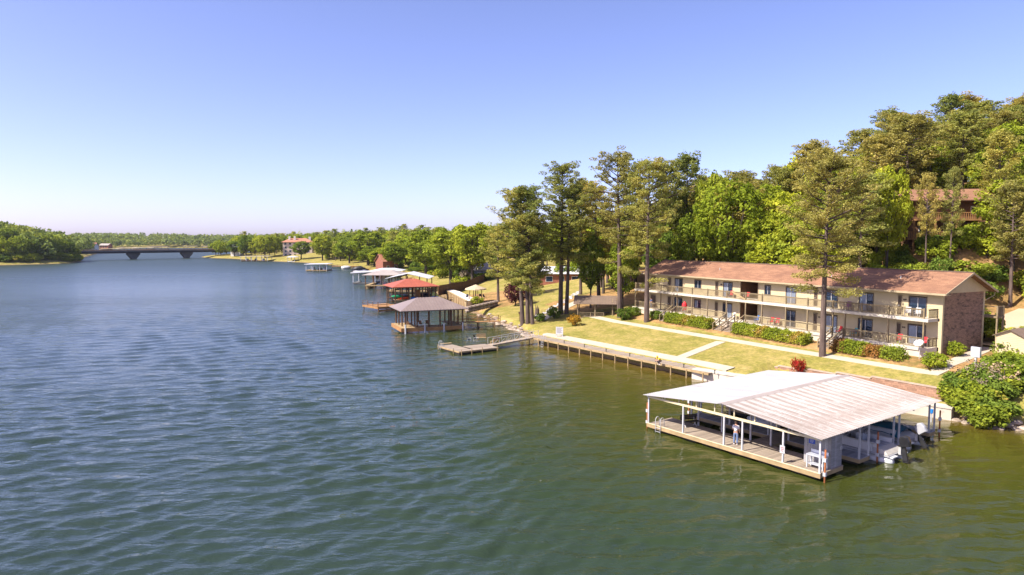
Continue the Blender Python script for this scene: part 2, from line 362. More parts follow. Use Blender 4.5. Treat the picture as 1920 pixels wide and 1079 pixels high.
def H(x, y, rw=True):
    x = np.asarray(x, float); y = np.asarray(y, float)
    d = lake_d(x, y); u = (x - MA.x) * MU.x + (y - MA.y) * MU.y; v = (x - MA.x) * MV.x + (y - MA.y) * MV.y
    # motel grounds
    lawn = 1.0 + 1.45 * np.clip((d - .8) / np.maximum(d - .8 + np.clip(-5.0 - v, 0, 99), .5), 0, 1)
    z = np.where(v < -5.0, lawn, np.interp(v, [-5.0, -3.6, -1.7, 9, 12], [2.45, 2.55, 3.1, 3.6, 4.3]))
    hillA = np.interp(v, [12, 16, 34, 60, 110, 300], [0, 1.6, 10.7, 19, 28, 32])
    hillB = np.interp(v, [12, 32, 46, 64, 110, 300], [0, 2.2, 8.5, 16.5, 27, 32])
    w = sm((u - 34) / 8.0); amp = np.interp(u, [-230, -120, -60, -20, 4], [.16, .22, .36, .55, 1.0])
    z = z + (hillA * (1 - w) + hillB * w) * amp
    # slope with lawns along the next shores
    z2 = np.interp(d, [0, 1.2, 8, 30, 80, 200, 500], [0, .8, 1.6, 5.2, 11, 20, 28]) + hillA * .25 * amp
    k = sm((u + 22) / 20.0); zr = z * k + z2 * (1 - k)
    zfar = np.interp(d, [0, 2, 12, 60, 200, 600], [0, .9, 2.0, 6.5, 13, 16]) + .8 * bumpy(x, y, 60)* sm(d / 60)
    kf = sm((y - 170) / 120.0); zr = zr * (1 - kf) + zfar * kf
    # left bank and far shore
    zl = np.interp(d, [0, 3, 15, 60, 130, 300, 900], [0, 1.0, 3.0, 12, 19, 27, 28]) * np.interp(y, [500, 900, 1100], [1, .55, .5]) + 1.5 * bumpy(x, y, 90) * sm(d / 80)
    kl = sm((-x - 290) / 50.0); zz = zr * (1 - kl) + zl * kl
    # walled edge against natural bank
    hard = sm((u + 22) / 3.0)*sm((60 - u) / 3.0)
    bank = np.where(hard > .5, np.interp(d, [-.5, .05, 1.3], [-1.6, -1.5, .96]), np.interp(d, [-6, 0, 1.2], [-1.8, 0, .9]))
    zz = np.where(d < 1.3, np.minimum(bank, np.maximum(zz, -2)), zz)
    if rw:                                                        # level strip between garden wall and seawall
        ex, ey = RW1.x - RW0.x, RW1.y - RW0.y; L = math.hypot(ex, ey); t = ((x - RW0.x) * ex + (y - RW0.y) * ey) / L
        s = ((x - RW0.x) * -ey + (y - RW0.y) * ex) / L            # positive inland
        low = 1.0 + .1 * sm(d / 4)
        f = sm((s - .05) / .5) ; inside = (t > -.2) & (t < L + 3.5) & (d > 1.0) & (s < 2)
        zz = np.where(inside, zz * f + np.minimum(low, zz) * (1 - f), zz)
    return zz
def Hs(x, y): return float(H(np.array([x]), np.array([y]))[0])
def on(px, py, z0=2.0, it=12):
    """ground point seen at a pixel"""
    z = z0
    for _ in range(it):
        p = P(px, py, z); z = .5 * z + .5 * Hs(p.x, p.y)
    p = P(px, py, z); p.z = Hs(p.x, p.y); return p

# ---------------------------------------------------------------- ground and lake
def lines(parts):
    out = []
    for a, b, s in parts: out += list(np.arange(a, b, s))
    return np.array(out + [parts[-1][1]])
gx = lines([(-1500, -700, 50), (-700, -300, 10), (-300, -60, 5), (-60, -14, 2), (-14, 10, .8), (10, 54, .5), (54, 100, 1.2), (100, 200, 4), (200, 500, 20), (500, 1500, 100)])
gy = lines([(-300, 20, 40), (20, 50, 2), (50, 102, .5), (102, 150, .8), (150, 220, 2), (220, 620, 5), (620, 1320, 14), (1320, 2600, 80)])
GX, GY = np.meshgrid(gx, gy); GZ = H(GX, GY)
nx, ny = len(gx), len(gy); idx = np.arange(nx * ny).reshape(ny, nx)
quads = np.stack([idx[:-1, :-1], idx[:-1, 1:], idx[1:, 1:], idx[1:, :-1]], -1).reshape(-1, 4)
zq = GZ.ravel()[quads].max(1); quads = quads[zq > -1.45]
def ground_mat():
    m = bpy.data.materials.new('ground'); nt, b = nodes_of(m); MT['ground'] = m
    b.inputs['Roughness'].default_value = .95; b.inputs['Specular IOR Level'].default_value = .1
    lawn = ramp(nt, noise(nt, .26, 8, 'World', None, .78), [(.30, (.15, .155, .033)), (.45, (.225, .20, .05)), (.58, (.32, .255, .09)), (.75, (.40, .30, .14))])
    fine = ramp(nt, noise(nt, 2.6, 5, 'World', None, .7), [(.3, (.6, .64, .58)), (.7, (1.3, 1.25, 1.18))])
    lawn = mix(nt, lawn, fine, 1.0, 'MULTIPLY')
    wood = ramp(nt, noise(nt, .35, 6, 'World', None, .7), [(.3, (.12, .10, .03)), (.5, (.30, .18, .075)), (.7, (.42, .26, .13))])
    wood = mix(nt, wood, fine, 1.0, 'MULTIPLY')
    at = nt.nodes.new('ShaderNodeAttribute'); at.attribute_name = 'wild'
    e = nt.nodes.new('ShaderNodeMath'); e.operation = 'ADD'; nt.links.new(at.outputs['Fac'], e.inputs[0])
    e2 = nt.nodes.new('ShaderNodeMath'); e2.operation = 'MULTIPLY_ADD'; e2.inputs[1].default_value = .7; e2.inputs[2].default_value = -.35
    nt.links.new(noise(nt, .5, 5, 'World'), e2.inputs[0]); nt.links.new(e2.outputs[0], e.inputs[1])
    fw = ramp(nt, e.outputs[0], [(.42, (0, 0, 0)), (.58, (1, 1, 1))])
    col = mix(nt, lawn, wood, fw)
    g = nt.nodes.new('ShaderNodeNewGeometry'); sx = nt.nodes.new('ShaderNodeSeparateXYZ'); nt.links.new(g.outputs['Position'], sx.inputs[0])
    col = mix(nt, (.17, .12, .07), col, ramp(nt, sx.outputs[2], [(.1, (0, 0, 0)), (.45, (1, 1, 1))]))
    nt.links.new(col, b.inputs['Base Color']); bump(nt, b, noise(nt, 5, 5, 'World'), .6, .06)
ground_mat()
me = np_mesh('ground', np.stack([GX.ravel(), GY.ravel(), GZ.ravel()], 1), quads, 'ground')
me.polygons.foreach_set('use_smooth', np.ones(len(quads), bool))
dU = (GX - MA.x) * MU.x + (GY - MA.y) * MU.y; dV = (GX - MA.x) * MV.x + (GY - MA.y) * MV.y; gd = lake_d(GX, GY)
wild = sm((dV - 8) / 4) * sm((dU + 12) / 8) * .9 + .75 * sm((dV + 3.8) / .8) * sm((dU + 4) / 3) * sm((56 - dU) / 3) * (dV < 8)
wild = np.maximum(wild, .8 * sm((gd - 60) / 30) * (GY > 160)); wild = np.where((GX < -280) | (GY > 640), .12, wild); wild = np.maximum(wild, .84 * sm((dV + 11) / 3) * sm((-6 - dU) / 4) * sm((dU + 31) / 6) * sm((gd - 10) / 4)); _q = P(893, 541, 4.2); wild = np.maximum(wild, .95 * sm(1.6 - np.hypot((GX - _q.x) / 13, (GY - _q.y) / 15))); wild = np.maximum(wild, .62 * sm((dV - 14) / 10) * (dU < -4) * (GY < 170))
at = me.attributes.new('wild', 'FLOAT', 'POINT'); at.data.foreach_set('value', np.clip(wild, 0, 1).ravel().astype(np.float32))
tag(put('ground', me), kind='structure')

def water_mat():
    m = bpy.data.materials.new('lake_water'); nt, b = nodes_of(m); MT['lake_water'] = m
    b.inputs['Roughness'].default_value = .035; b.inputs['IOR'].default_value = 1.33; b.inputs['Specular IOR Level'].default_value = .5
    at = nt.nodes.new('ShaderNodeAttribute'); at.attribute_name = 'shallow'
    col = ramp(nt, at.outputs['Fac'], [(0, (.022, .037, .029)), (.30, (.024, .039, .015)), (.62, (.040, .046, .007)), (.85, (.072, .060, .008)), (1, (.11, .075, .016))])
    nt.links.new(col, b.inputs['Base Color'])
    g = nt.nodes.new('ShaderNodeNewGeometry')
    def wave(scale, rot, stretch, detail, dist=0):
        mp = nt.nodes.new('ShaderNodeMapping'); mp.inputs['Rotation'].default_value = (0, 0, R(rot)); mp.inputs['Scale'].default_value = (stretch, 1, 1)
        n = nt.nodes.new('ShaderNodeTexNoise'); n.inputs['Scale'].default_value = scale; n.inputs['Detail'].default_value = detail
        n.inputs['Distortion'].default_value = dist; n.inputs['Roughness'].default_value = .55
        nt.links.new(g.outputs['Position'], mp.inputs[0]); nt.links.new(mp.outputs[0], n.inputs['Vector']); return n.outputs['Fac']
    def madd(a, k, c):
        q = nt.nodes.new('ShaderNodeMath'); q.operation = 'MULTIPLY_ADD'; q.inputs[1].default_value = k
        nt.links.new(a, q.inputs[0])
        if hasattr(c, 'is_output'): nt.links.new(c, q.inputs[2])
        else: q.inputs[2].default_value = c
        return q.outputs[0]
    ra = nt.nodes.new('ShaderNodeAttribute'); ra.attribute_name = 'chop'; nt.links.new(ra.outputs['Fac'], b.inputs['Roughness'])
    h = madd(wave(.42, -28, .28, 2, .3), .55, 0.0)
    h = madd(wave(1.25, -36, .32, 3, .4), .26, h)
    h = madd(wave(3.6, -15, .55, 3, .2), .085, h)
    h = madd(wave(9, -40, .6, 2, .2), .016, h)
    gust = ramp(nt, wave(.02, -50, .5, 3), [(.35, (.55,) * 3), (.65, (1.15,) * 3)])
    calm = nt.nodes.new('ShaderNodeAttribute'); calm.attribute_name = 'calm'
    q = nt.nodes.new('ShaderNodeMath'); q.operation = 'MULTIPLY'; nt.links.new(gust, q.inputs[0]); nt.links.new(calm.outputs['Fac'], q.inputs[1])
    bn = nt.nodes.new('ShaderNodeBump'); bn.inputs['Distance'].default_value = .62
    nt.links.new(q.outputs[0], bn.inputs['Strength']); nt.links.new(h, bn.inputs['Height']); nt.links.new(bn.outputs[0], b.inputs['Normal'])
water_mat()
# one sheet, its facets growing with distance from the middle of the lake
wrad = np.concatenate([[.5, 4, 9, 14, 17], 20 * np.exp(np.arange(0, math.log(75), .0062)), [1620]])
wang = np.radians(np.concatenate([np.arange(-180, -52, 8), np.arange(-52, 47, .2), np.arange(50, 181, 10)]))     # from +y, clockwise
WA, WR = np.meshgrid(wang, wrad); WX, WY = WR * np.sin(WA), WR * np.cos(WA); wd_ = lake_d(WX, WY)
nx, ny = len(wang), len(wrad); idx = np.arange(nx * ny).reshape(ny, nx)
quads = np.stack([idx[:-1, :-1], idx[:-1, 1:], idx[1:, 1:], idx[1:, :-1]], -1).reshape(-1, 4)
near = sm((WX + 35) / 45) * sm((175 - WY) / 60)                    # the shallow side of the cove
shal = np.clip(np.interp(wd_, [-62, -40, -25, -11, -3, 0], [0, .25, .52, .68, .8, 1]) * near + np.interp(wd_, [-3, 0], [0, .6]) * (1 - near), 0, 1)
calm = np.clip(1 - .55 * np.interp(wd_, [-40, -12], [0, 1]) * near, 0, 1)
# wind waves: many wave trains about one heading, short ones dying out where the sheet is coarse
wr = np.random.default_rng(8); WZ = np.zeros(WX.shape); dyl = np.gradient(wrad)[:, None]; fade = sm((WA + R(52)) / R(3)) * sm((R(47) - WA) / R(2)) * sm((WR - 20) / 3) * sm((520 - WR) / 380)
grp = .75 + .35 * bumpy(WX, WY, 9.0) * .6
for k in range(54):
    lam = .52 * (3.5 / .52) ** wr.random(); th = R(121) + wr.normal() * .34; st = .046 if lam > 1.0 else .040; amp = st * lam / 6.283; kx, ky = math.cos(th) * 6.283 / lam, math.sin(th) * 6.283 / lam
    ph = kx * WX + ky * WY + wr.uniform(0, 6.28) + .6 * np.sin(WX * .07 + k) * np.cos(WY * .05 + 2 * k)
    s_ = np.sin(ph); WZ += amp * (s_ + .22 * np.cos(2 * ph)) * sm((lam / dyl - 2.4) / 2)
WZ *= fade * calm * np.clip(grp, .35, 1.4)
me = np_mesh('lake', np.stack([WX.ravel(), WY.ravel(), WZ.ravel()], 1), quads, 'lake_water')
me.polygons.foreach_set('use_smooth', np.ones(len(quads), bool))
chop = .025 + .09 * sm((WR - 40) / 90) + .30 * (1 - fade) * sm((WR - 60) / 60)
for nme, arr in (('shallow', shal), ('calm', calm), ('chop', chop)):
    at = me.attributes.new(nme, 'FLOAT', 'POINT'); at.data.foreach_set('value', arr.ravel().astype(np.float32))
tag(put('lake', me), kind='structure')

# ---------------------------------------------------------------- paths and paving draped on the ground
def strip(name, pts, w, m, lift=.04, thick=.15, step=1.0):
    """a slab following the ground along world points"""
    pts = [Vector((p[0], p[1], 0)) for p in pts]; c = [pts[0]]
    for a, b in zip(pts, pts[1:]):
        n = max(1, int((b - a).length / step)); c += [a.lerp(b, (k + 1) / n) for k in range(n)]
    mb = MB(); rows = []
    for i, p in enumerate(c):
        t = (c[min(i + 1, len(c) - 1)] - c[max(i - 1, 0)]).normalized(); s = Vector((-t.y, t.x, 0)) * w / 2; row = []
        for q in (p - s, p, p + s): row.append((q.x, q.y, Hs(q.x, q.y) + lift))
        rows.append(row)
    vs = [v for r in rows for v in r] + [(v[0], v[1], v[2] - thick) for r in rows for v in (r[0], r[2])]
    o = 3 * len(rows); fs = []
    for i in range(len(rows) - 1):
        a = 3 * i
        fs += [(a, a + 1, a + 4, a + 3), (a + 1, a + 2, a + 5, a + 4), (a, a + 3, o + 2 * i + 2, o + 2 * i), (a + 5, a + 2, o + 2 * i + 1, o + 2 * i + 3)]
    mb.add(vs, fs); return tag(mb.build(name, m), kind='structure')
pa, pb = on(1158, 604), on(1752, 701)
strip('path', [uv(-6, -5.6), pa, pb, on(1800, 675), on(1850, 652)], 1.5, 'path_mat')
strip('path', [on(1352, 641), on(1268, 674)], 1.35, 'path_mat', .045)
strip('path', [P(1012, 584, 3), P(1035, 568, 4), P(1060, 557, 4.6), P(1092, 543, 5.5)], 2.2, 'path_mat', .06)
strip('parking_lot', [uv(44, 22), uv(60, 24), uv(80, 26)], 17, 'paving', .06, .3)
# ---------------------------------------------------------------- motel
FZ = [4.2, 7.25]                                                  # the two gallery floors
BD, WDEP, EAVE, RIDGE = 1.75, 7.6, 9.95, 12.05
mot = thing('motel', 'long two storey cream motel with red brown shingle roof, balconies and brick end', 'motel', (MA.x, MA.y, 0), MROT)
XL, XR = u_at(1219, BD), MLEN + .15                               # wall ends
def fu(px): return u_at(px, BD)
UP = [('d', 1221, 1231), ('d', 1253, 1259.5), ('s', 1266, 1281), ('w', 1303, 1316), ('d', 1342, 1348.5), ('s', 1357, 1375), ('o', 1390, 1423), ('w', 1435, 1447),
      ('s', 1475, 1495), ('d', 1528, 1536), ('s', 1548, 1574), ('s', 1613, 1641), ('d', 1686, 1695), ('s', 1707, 1742)]
LO = [q for q in UP if q[0] != 'w' or q[1] < 1400]
def siding(name, rects_open, x0, x1, z0, z1, y, parent, course=.2):
    mb = MB(); z = z0
    while z < z1 - .01:
        zt = min(z + course, z1); cuts = [(x0, x1)]
        for (a, b, c, d) in rects_open:
            if zt > c + .01 and z < d - .01:
                nc = []
                for (s, e) in cuts:
                    if b <= s or a >= e: nc.append((s, e))
                    else:
                        if a > s: nc.append((s, a))
                        if b < e: nc.append((b, e))
                cuts = nc
        for s, e in cuts:
            mb.add([(s, y - .028, z), (e, y - .028, z), (e, y, zt), (s, y, zt), (s, y, z), (e, y, z)], [(0, 1, 2, 3), (4, 5, 1, 0)])
        z = zt
    return mb.build(name, 'siding', parent)
def opening(kind, a, b, z, y, parent, k):
    w = b - a
    if kind == 'o':
        mb = MB(); mb.add([(a, y, z), (a, y + 3.4, z), (a, y + 3.4, z + 2.4), (a, y, z + 2.4)], [(0, 1, 2, 3)]).add([(b, y, z), (b, y + 3.4, z), (b, y + 3.4, z + 2.4), (b, y, z + 2.4)], [(3, 2, 1, 0)])
        mb.add([(a, y + 3.4, z), (b, y + 3.4, z), (b, y + 3.4, z + 2.4), (a, y + 3.4, z + 2.4)], [(0, 1, 2, 3)])
        mb.add([(a, y, z + 2.4), (b, y, z + 2.4), (b, y + 3.4, z + 2.4), (a, y + 3.4, z + 2.4)], [(0, 1, 2, 3)])
        mb.build('breezeway', 'brown_wood', parent)
        MB().box(a, b, y, y + 3.4, z - .03, z - .002).build('breezeway_floor', 'slab', parent)
        fr = MB().box(a - .12, a, y - .05, y + .1, z, z + 2.5).box(b, b + .12, y - .05, y + .1, z, z + 2.5).box(a, b, y - .05, y + .1, z + 2.4, z + 2.5).build('breezeway_frame', 'trim', parent)
        return (a, b, z, z + 2.4)
    z0 = z if kind != 'w' else z + .85
    z1 = z + 2.12
    if kind == 'd':
        p = MB().box(a + .06, b - .06, y + .03, y + .08, z0, z1 - .06).build('door', 'dark_door', parent)
        MB().box(a, a + .06, y - .05, y + .1, z0, z1).box(b - .06, b, y - .05, y + .1, z0, z1).box(a + .06, b - .06, y - .05, y + .1, z1 - .06, z1).build('door_frame', 'trim', p)
        MB().box(a + .14, a + .2, y - .02, y + .03, z0 + .95, z0 + 1.07).build('handle', 'alu', p)
    else:
        nm = 'sliding_door' if kind == 's' else 'window'
        p = MB().box(a, a + .09, y - .06, y + .1, z0, z1).box(b - .09, b, y - .06, y + .1, z0, z1).box(a + .09, b - .09, y - .06, y + .1, z1 - .1, z1).box(a + .09, b - .09, y - .06, y + .1, z0, z0 + .06).build(nm, 'dark_frame', parent)
        mid = (a + b) / 2
        for (s, e, off, mm) in ((a + .09, mid, .03, ('glass', 'curtain_glass')[k % 3 == 0]), (mid, b - .09, .06, ('glass', 'curtain_glass')[k % 4 == 1])):
            MB().box(s, e, y + off, y + off + .02, z0 + .06, z1 - .1).build('pane', mm, p)
        MB().box(mid - .04, mid + .04, y - .01, y + .029, z0 + .06, z1 - .1).build('mullion', 'alu', p)
    return (a, b, z0, z1)
for lv, (lst, z) in enumerate(((LO, FZ[0]), (UP, FZ[1]))):
    rects = [opening(k, fu(a), fu(b), z, BD, mot, i + lv) for i, (k, a, b) in enumerate(lst)]
    top = FZ[1] - .32 if lv == 0 else EAVE - .12
    siding('front_siding', rects, XL, XR, z, top, BD, mot)
    # gallery floor
    MB().box(-.1 if lv else -.6, MLEN, -.02, BD, z - .32, z).build('gallery_slab', 'slab', mot)
    for px in (1339, 1684, 1525):                                 # unit number plates and lamps beside doors
        x = fu(px + 13)
        if lv == 0 and px == 1339: continue
        MB().box(x, x + .16, BD - .06, BD - .03, z + 1.62, z + 1.80).box(x + .22, x + .34, BD - .06, BD - .03, z + 1.62, z + 1.80).build('unit_number', 'dark_door', mot)
MB().box(-.6, MLEN, .1, BD, 2.6, FZ[0] - .32).build('foundation', 'slab', mot)
# left end wall, brick right end, back wall
MB().box(XL - .15, XL, BD, BD + WDEP, 3.0, EAVE + .3).build('end_wall', 'siding', mot)
MB().box(XR, XR + .22, BD + .25, BD + WDEP - .22, 2.2, EAVE - .05).build('brick_wall', 'brick_veneer', mot)
for y in (BD - .02, BD + WDEP - .22): MB().box(XR - .01, XR + .26, y, y + .26, 2.2, EAVE - .05).build('corner_board', 'siding', mot)
MB().box(XL, XR, BD + WDEP - .2, BD + WDEP, 3.0, EAVE + .1).build('back_wall', 'siding', mot)
# gable of lapped boards on the right end
yc = BD + WDEP / 2; OV = .95; slope = (RIDGE - EAVE) / (WDEP / 2 + OV)
mb = MB(); z = EAVE - .05
while z < RIDGE - .25:
    zt = min(z + .2, RIDGE - .22); h0 = (RIDGE - .1 - z) / slope; h1 = (RIDGE - .1 - zt) / slope
    mb.add([(XR + .30, yc - h0, z), (XR + .30, yc + h0, z), (XR + .27, yc + h1, zt), (XR + .27, yc - h1, zt), (XR, yc - h0, z), (XR, yc + h0, z)], [(0, 1, 2, 3), (4, 5, 1, 0)]); z = zt
mb.build('gable_siding', 'siding', mot)
# roof
X0, X1 = XL - 1.0, XR + 1.05; y0, y1 = BD - OV, BD + WDEP + OV; T = .14
mb = MB()
for s in (0, 1):
    ya = y0 if s == 0 else y1
    mb.add([(X0, ya, EAVE), (X1, ya, EAVE), (X1, yc, RIDGE), (X0, yc, RIDGE), (X0, ya, EAVE - T), (X1, ya, EAVE - T), (X1, yc, RIDGE - T), (X0, yc, RIDGE - T)],
           [(0, 1, 2, 3), (7, 6, 5, 4), (4, 5, 1, 0), (5, 6, 2, 1), (3, 7, 4, 0)] if s == 0 else [(3, 2, 1, 0), (4, 5, 6, 7), (0, 1, 5, 4), (1, 2, 6, 5), (0, 4, 7, 3)])
rf = mb.build('roof', 'shingles', mot)
MB().bar((X0, yc, RIDGE + .03), (X1, yc, RIDGE + .03), .3, .07).build('ridge_cap', 'brown_shingles', rf)
MB().box(X0, X1, y0 - .06, y0 - .003, EAVE - .2, EAVE + .0).build('fascia', 'trim', rf)
for ya in (y0, y1): MB().bar((X1 + .035, ya, EAVE - .1), (X1 + .035, yc, RIDGE - .1), .06, .2).build('rake_board', 'trim', rf)
MB().box(X0, X1, y0, BD, EAVE - .2, EAVE - .16).build('soffit', 'siding', rf)
MB().tube([(X1 - .3, y1 + .02, EAVE - .1), (X1 - .3, y1 - .1, EAVE - .5), (X1 - .9, BD + WDEP + .1, EAVE - 1.1), (X1 - .9, BD + WDEP + .1, EAVE - 2.8)], .05, 6).build('downpipe', 'trim', rf)
for (px, v) in ((1690, 3.5), (1560, 3.0), (1350, 3.2)):
    x = u_at(px, v); MB().tube([(x, v, EAVE + slope * (v - y0) - .1), (x, v, EAVE + slope * (v - y0) + .3)], .06, 8).build('vent_pipe', 'alu', rf)
# gallery posts, rails and balusters
PPX = [1189, 1240, 1262, 1271, 1299, 1328, 1364, 1400, 1431, 1476, 1517, 1565, 1588, 1619, 1670, 1737]
PU = [max(.08, min(MLEN - .08, u_at(p, .08))) for p in PPX]
GAPS = {(2, 3), (6, 7), (11, 12)}                                 # stairs leave the lower gallery here
bal_me = MB().box(-.022, .022, -.022, .022, 0, .78).mesh('baluster', 'rail_wood')
bal_dark = MB().box(-.022, .022, -.022, .022, 0, .78).mesh('baluster', 'rail_wood_dark')
rest = MB(); n_bal = 0
def bay(a, b, z, y, dark=False, along='x'):
    global n_bal
    L = b - a
    if along == 'x': r = MB().box(a, b, y - .07, y + .07, z + .98, z + 1.03).box(a, b, y - .025, y + .025, z + .88, z + .979).box(a, b, y - .025, y + .025, z + .08, z + .15).build('railing', 'rail_wood', mot)
    else: r = MB().box(y - .07, y + .07, a, b, z + .98, z + 1.03).box(y - .025, y + .025, a, b, z + .88, z + .979).box(y - .025, y + .025, a, b, z + .08, z + .15).build('railing', 'rail_wood', mot)
    n = int(L / .155)
    for k in range(n):
        t = a + (k + .5) * L / n
        p = (t, y, z + .12) if along == 'x' else (y, t, z + .12)
        if (along == 'y' or a > MLEN - 24) and n_bal < 300:
            put('baluster', bal_dark if dark else bal_me, r, p); n_bal += 1
        else: rest.box(p[0] - .022, p[0] + .022, p[1] - .022, p[1] + .022, p[2], p[2] + .78)
for lv, z in enumerate(FZ):
    for i in range(len(PU)):
        if lv == 1 and i in (3, 12): continue
        x = PU[i]
        if lv == 0: MB().box(x - .07, x + .07, .02, .16, z, FZ[1] - .32).build('post', 'rail_wood', mot)
        else: MB().box(x - .06, x + .06, .03, .15, z, z + 1.1).build('post', 'rail_wood', mot)
    for i in range(len(PU) - 1, 0, -1):
        if lv == 0 and (i - 1, i) in GAPS: continue
        bay(PU[i - 1] + .07, PU[i] - .07, z, .09)
    bay(.16, BD, z, MLEN - .09, True, 'y'); bay(.16, BD, z, .09, False, 'y')
tag(rest.build('balusters', 'rail_wood', mot), kind='stuff')
MB().bar((u_at(1374, .0), .0, FZ[1] + 1.0), (u_at(1399, .0), .0, FZ[1] + .1), .06, .2).build('loose_board', 'tan_wood', mot)
# back gallery seen past the brick end
for z in FZ:
    MB().box(XR - 3, XR + 1.6, BD + WDEP, BD + WDEP + 1.4, z - .2, z).build('back_landing', 'rail_wood', mot)
MB().box(XR + 1.45, XR + 1.6, BD + WDEP + 1.2, BD + WDEP + 1.36, 3, FZ[1] + 1.1).build('post', 'rail_wood', mot)
MB().box(XR + 1.45, XR + 1.6, BD + WDEP + .05, BD + WDEP + .2, 3, FZ[1] + 1.1).build('post', 'rail_wood', mot)
for k in range(8): MB().box(XR + 1.5, XR + 1.54, BD + WDEP + .3 + k * .12, BD + WDEP + .34 + k * .12, FZ[1], FZ[1] + 1).build('baluster', 'rail_wood', mot)
MB().box(XR + .3, XR + 1.6, BD + WDEP + .06, BD + WDEP + .14, FZ[1] + 1, FZ[1] + 1.08).build('railing', 'rail_wood', mot)
MB().box(XR + 1.48, XR + 1.56, BD + WDEP + .2, BD + WDEP + 1.2, FZ[1] + 1, FZ[1] + 1.08).build('railing', 'rail_wood', mot)

def stairs(name, label, xa, xb, mid=False):
    t = thing(name, label, 'stairs', uv(xa, 0, 0), MROT, 'wooden stairs down from the motel gallery')
    n = 8; run = .30; ztop = FZ[0]; zb = Hs(*uv((xa + xb) / 2, -n * run - .2)[:2]); rise = (ztop - zb) / (n + 1); w = xb - xa
    tread = MB().box(0, w, -.15, .15, -.05, 0).mesh('tread', 'weathered_plank')
    for k in range(n): put('tread', tread, t, (0, -run * (k + .5), ztop - rise * (k + 1)))
    for x in ([0, w] + ([w / 2] if mid else [])):
        MB().bar((x, 0, ztop - .25), (x, -run * n - .1, zb + .05), .06, .28).build('stringer', 'rail_wood_dark', t)
        MB().bar((x, .05, ztop + 1.0), (x, -run * n - .15, zb + 1.0), .14, .06).build('handrail', 'rail_wood', t)
        MB().bar((x, .05, ztop + .55), (x, -run * n - .15, zb + .55), .04, .1).build('rail', 'rail_wood', t)
        for f in (.0, .5, 1.0):
            y = -run * n * f - .1; zz = ztop + (zb - ztop) * f
            MB().box(x - .05, x + .05, y - .05, y + .05, zz - .2 if f < 1 else zb - .15, zz + 1.02).build('newel_post', 'rail_wood', t)
    return t
stairs('wooden_stairs', 'narrow wooden stairs by the pavilion end of the motel', PU[2] + .1, PU[3] - .1)
stairs('wooden_stairs', 'wide wooden stairs with a middle handrail below the motel breezeway', PU[6] + .12, PU[7] - .12, True)
stairs('wooden_stairs', 'grey wooden stairs beside the pine trunk in front of the motel', PU[11] + .1, PU[12] - .05)
# ---------------------------------------------------------------- covered boat dock
DL, DC = P(1214, 805), P(1537, 904)
DXv = (DC - DL).normalized(); DW = (DC - DL).length; DROT = math.atan2(DXv.y, DXv.x); DYv = Vector((-DXv.y, DXv.x, 0)); DD = 16.8; DZ = .5
def dk(x, y, z=0): return DL + DXv * x + DYv * y + Vector((0, 0, z))
dock = thing('boat_dock', 'white roofed covered boat dock with wooden walkway floating on the lake', 'boat dock', DL, DROT)
def planks(parent, x0, x1, y0, y1, z, across='y', w=.2, gap=.014, m='weathered_plank', th=.045, name='plank'):
    """planks whose long side runs along `across`; each its own piece"""
    L = (x1 - x0) if across == 'y' else (y1 - y0); n = max(1, round(L / w)); w = L / n; l = (y1 - y0) if across == 'y' else (x1 - x0)
    me = MB().box(-w / 2 + gap / 2, w / 2 - gap / 2, 0, l, -th, 0).mesh(name, m)
    rng = random.Random(int((x0 + y0) * 100))
    for k in range(n):
        dz = rng.uniform(-.004, .004)
        if across == 'y': put(name, me, parent, (x0 + (k + .5) * w, y0, z + dz))
        else:
            o = put(name, me, parent, (x1, y0 + (k + .5) * w, z + dz)); o.rotation_euler.z = R(90)
XS0, XS1 = DW * .53, DW * .53 + 1.5                                # spine walkway
planks(dock, 0, DW, 0, 2.9, DZ, 'y', .19)
planks(dock, XS0, XS1, 2.9, DD, DZ, 'x', .25)
FING = [(5.0, 6.4), (9.9, 10.9), (15.7, DD)]
for a, b in FING:
    planks(dock, 0.3, XS0, a, b, DZ, 'y', .3, m='grey_plank'); planks(dock, XS1, DW, a, b, DZ, 'y', .3, m='grey_plank')
def frame(x0, x1, y0, y1): return MB().box(x0, x1, y0, y0 + .06, .2, DZ - .05).box(x0, x1, y1 - .06, y1, .2, DZ - .05).box(x0, x0 + .06, y0 + .06, y1 - .06, .2, DZ - .05).box(x1 - .06, x1, y0 + .06, y1 - .06, .2, DZ - .05)
frame(0.02, DW - .02, 0.02, 2.88).build('deck_frame', 'tan_wood', dock)
MB().box(-.05, DW + .05, -.06, 0, .22, DZ + .02).build('front_fascia', 'tan_wood', dock)
MB().box(-.05, DW + .05, -.09, .03, DZ + .021, DZ + .06).build('toe_rail', 'cream_paint', dock)
for a, b in FING: frame(.3, XS0, a, b).build('deck_frame', 'tan_wood', dock); frame(XS1, DW, a, b).build('deck_frame', 'tan_wood', dock)
frame(XS0, XS1, 2.95, DD).build('deck_frame', 'tan_wood', dock)
fl = MB().box(-.9, .9, -.45, .45, -.25, .2).mesh('float', 'float_black')
for k in range(6): put('float', fl, dock, (1.3 + k * (DW - 2.6) / 5, .75, 0)); put('float', fl, dock, (1.3 + k * (DW - 2.6) / 5, 2.2, 0))
for a, b in FING:
    for x in (1.5, 4.5, XS1 + 1.2, DW - 1.2): put('float', fl, dock, (x, (a + b) / 2, 0))
EV, RG = 2.85, 3.62
def post(x, y, top=None, z0=DZ):
    tz = EV + (RG - EV) * (1 - abs(x - DW / 2) / (DW / 2)) - .16 if top is None else top
    MB().box(x - .055, x + .055, y - .055, y + .055, z0 - .3, tz).build('post', 'white_paint', dock)
FP = [.06, 3.85, 7.55, 9.05, 12.2, DW - .06]
for i, x in enumerate([.06, DW * .245, DW * .50, DW * .605, DW * .82, DW - .06]): post(x, .06, EV - .2)
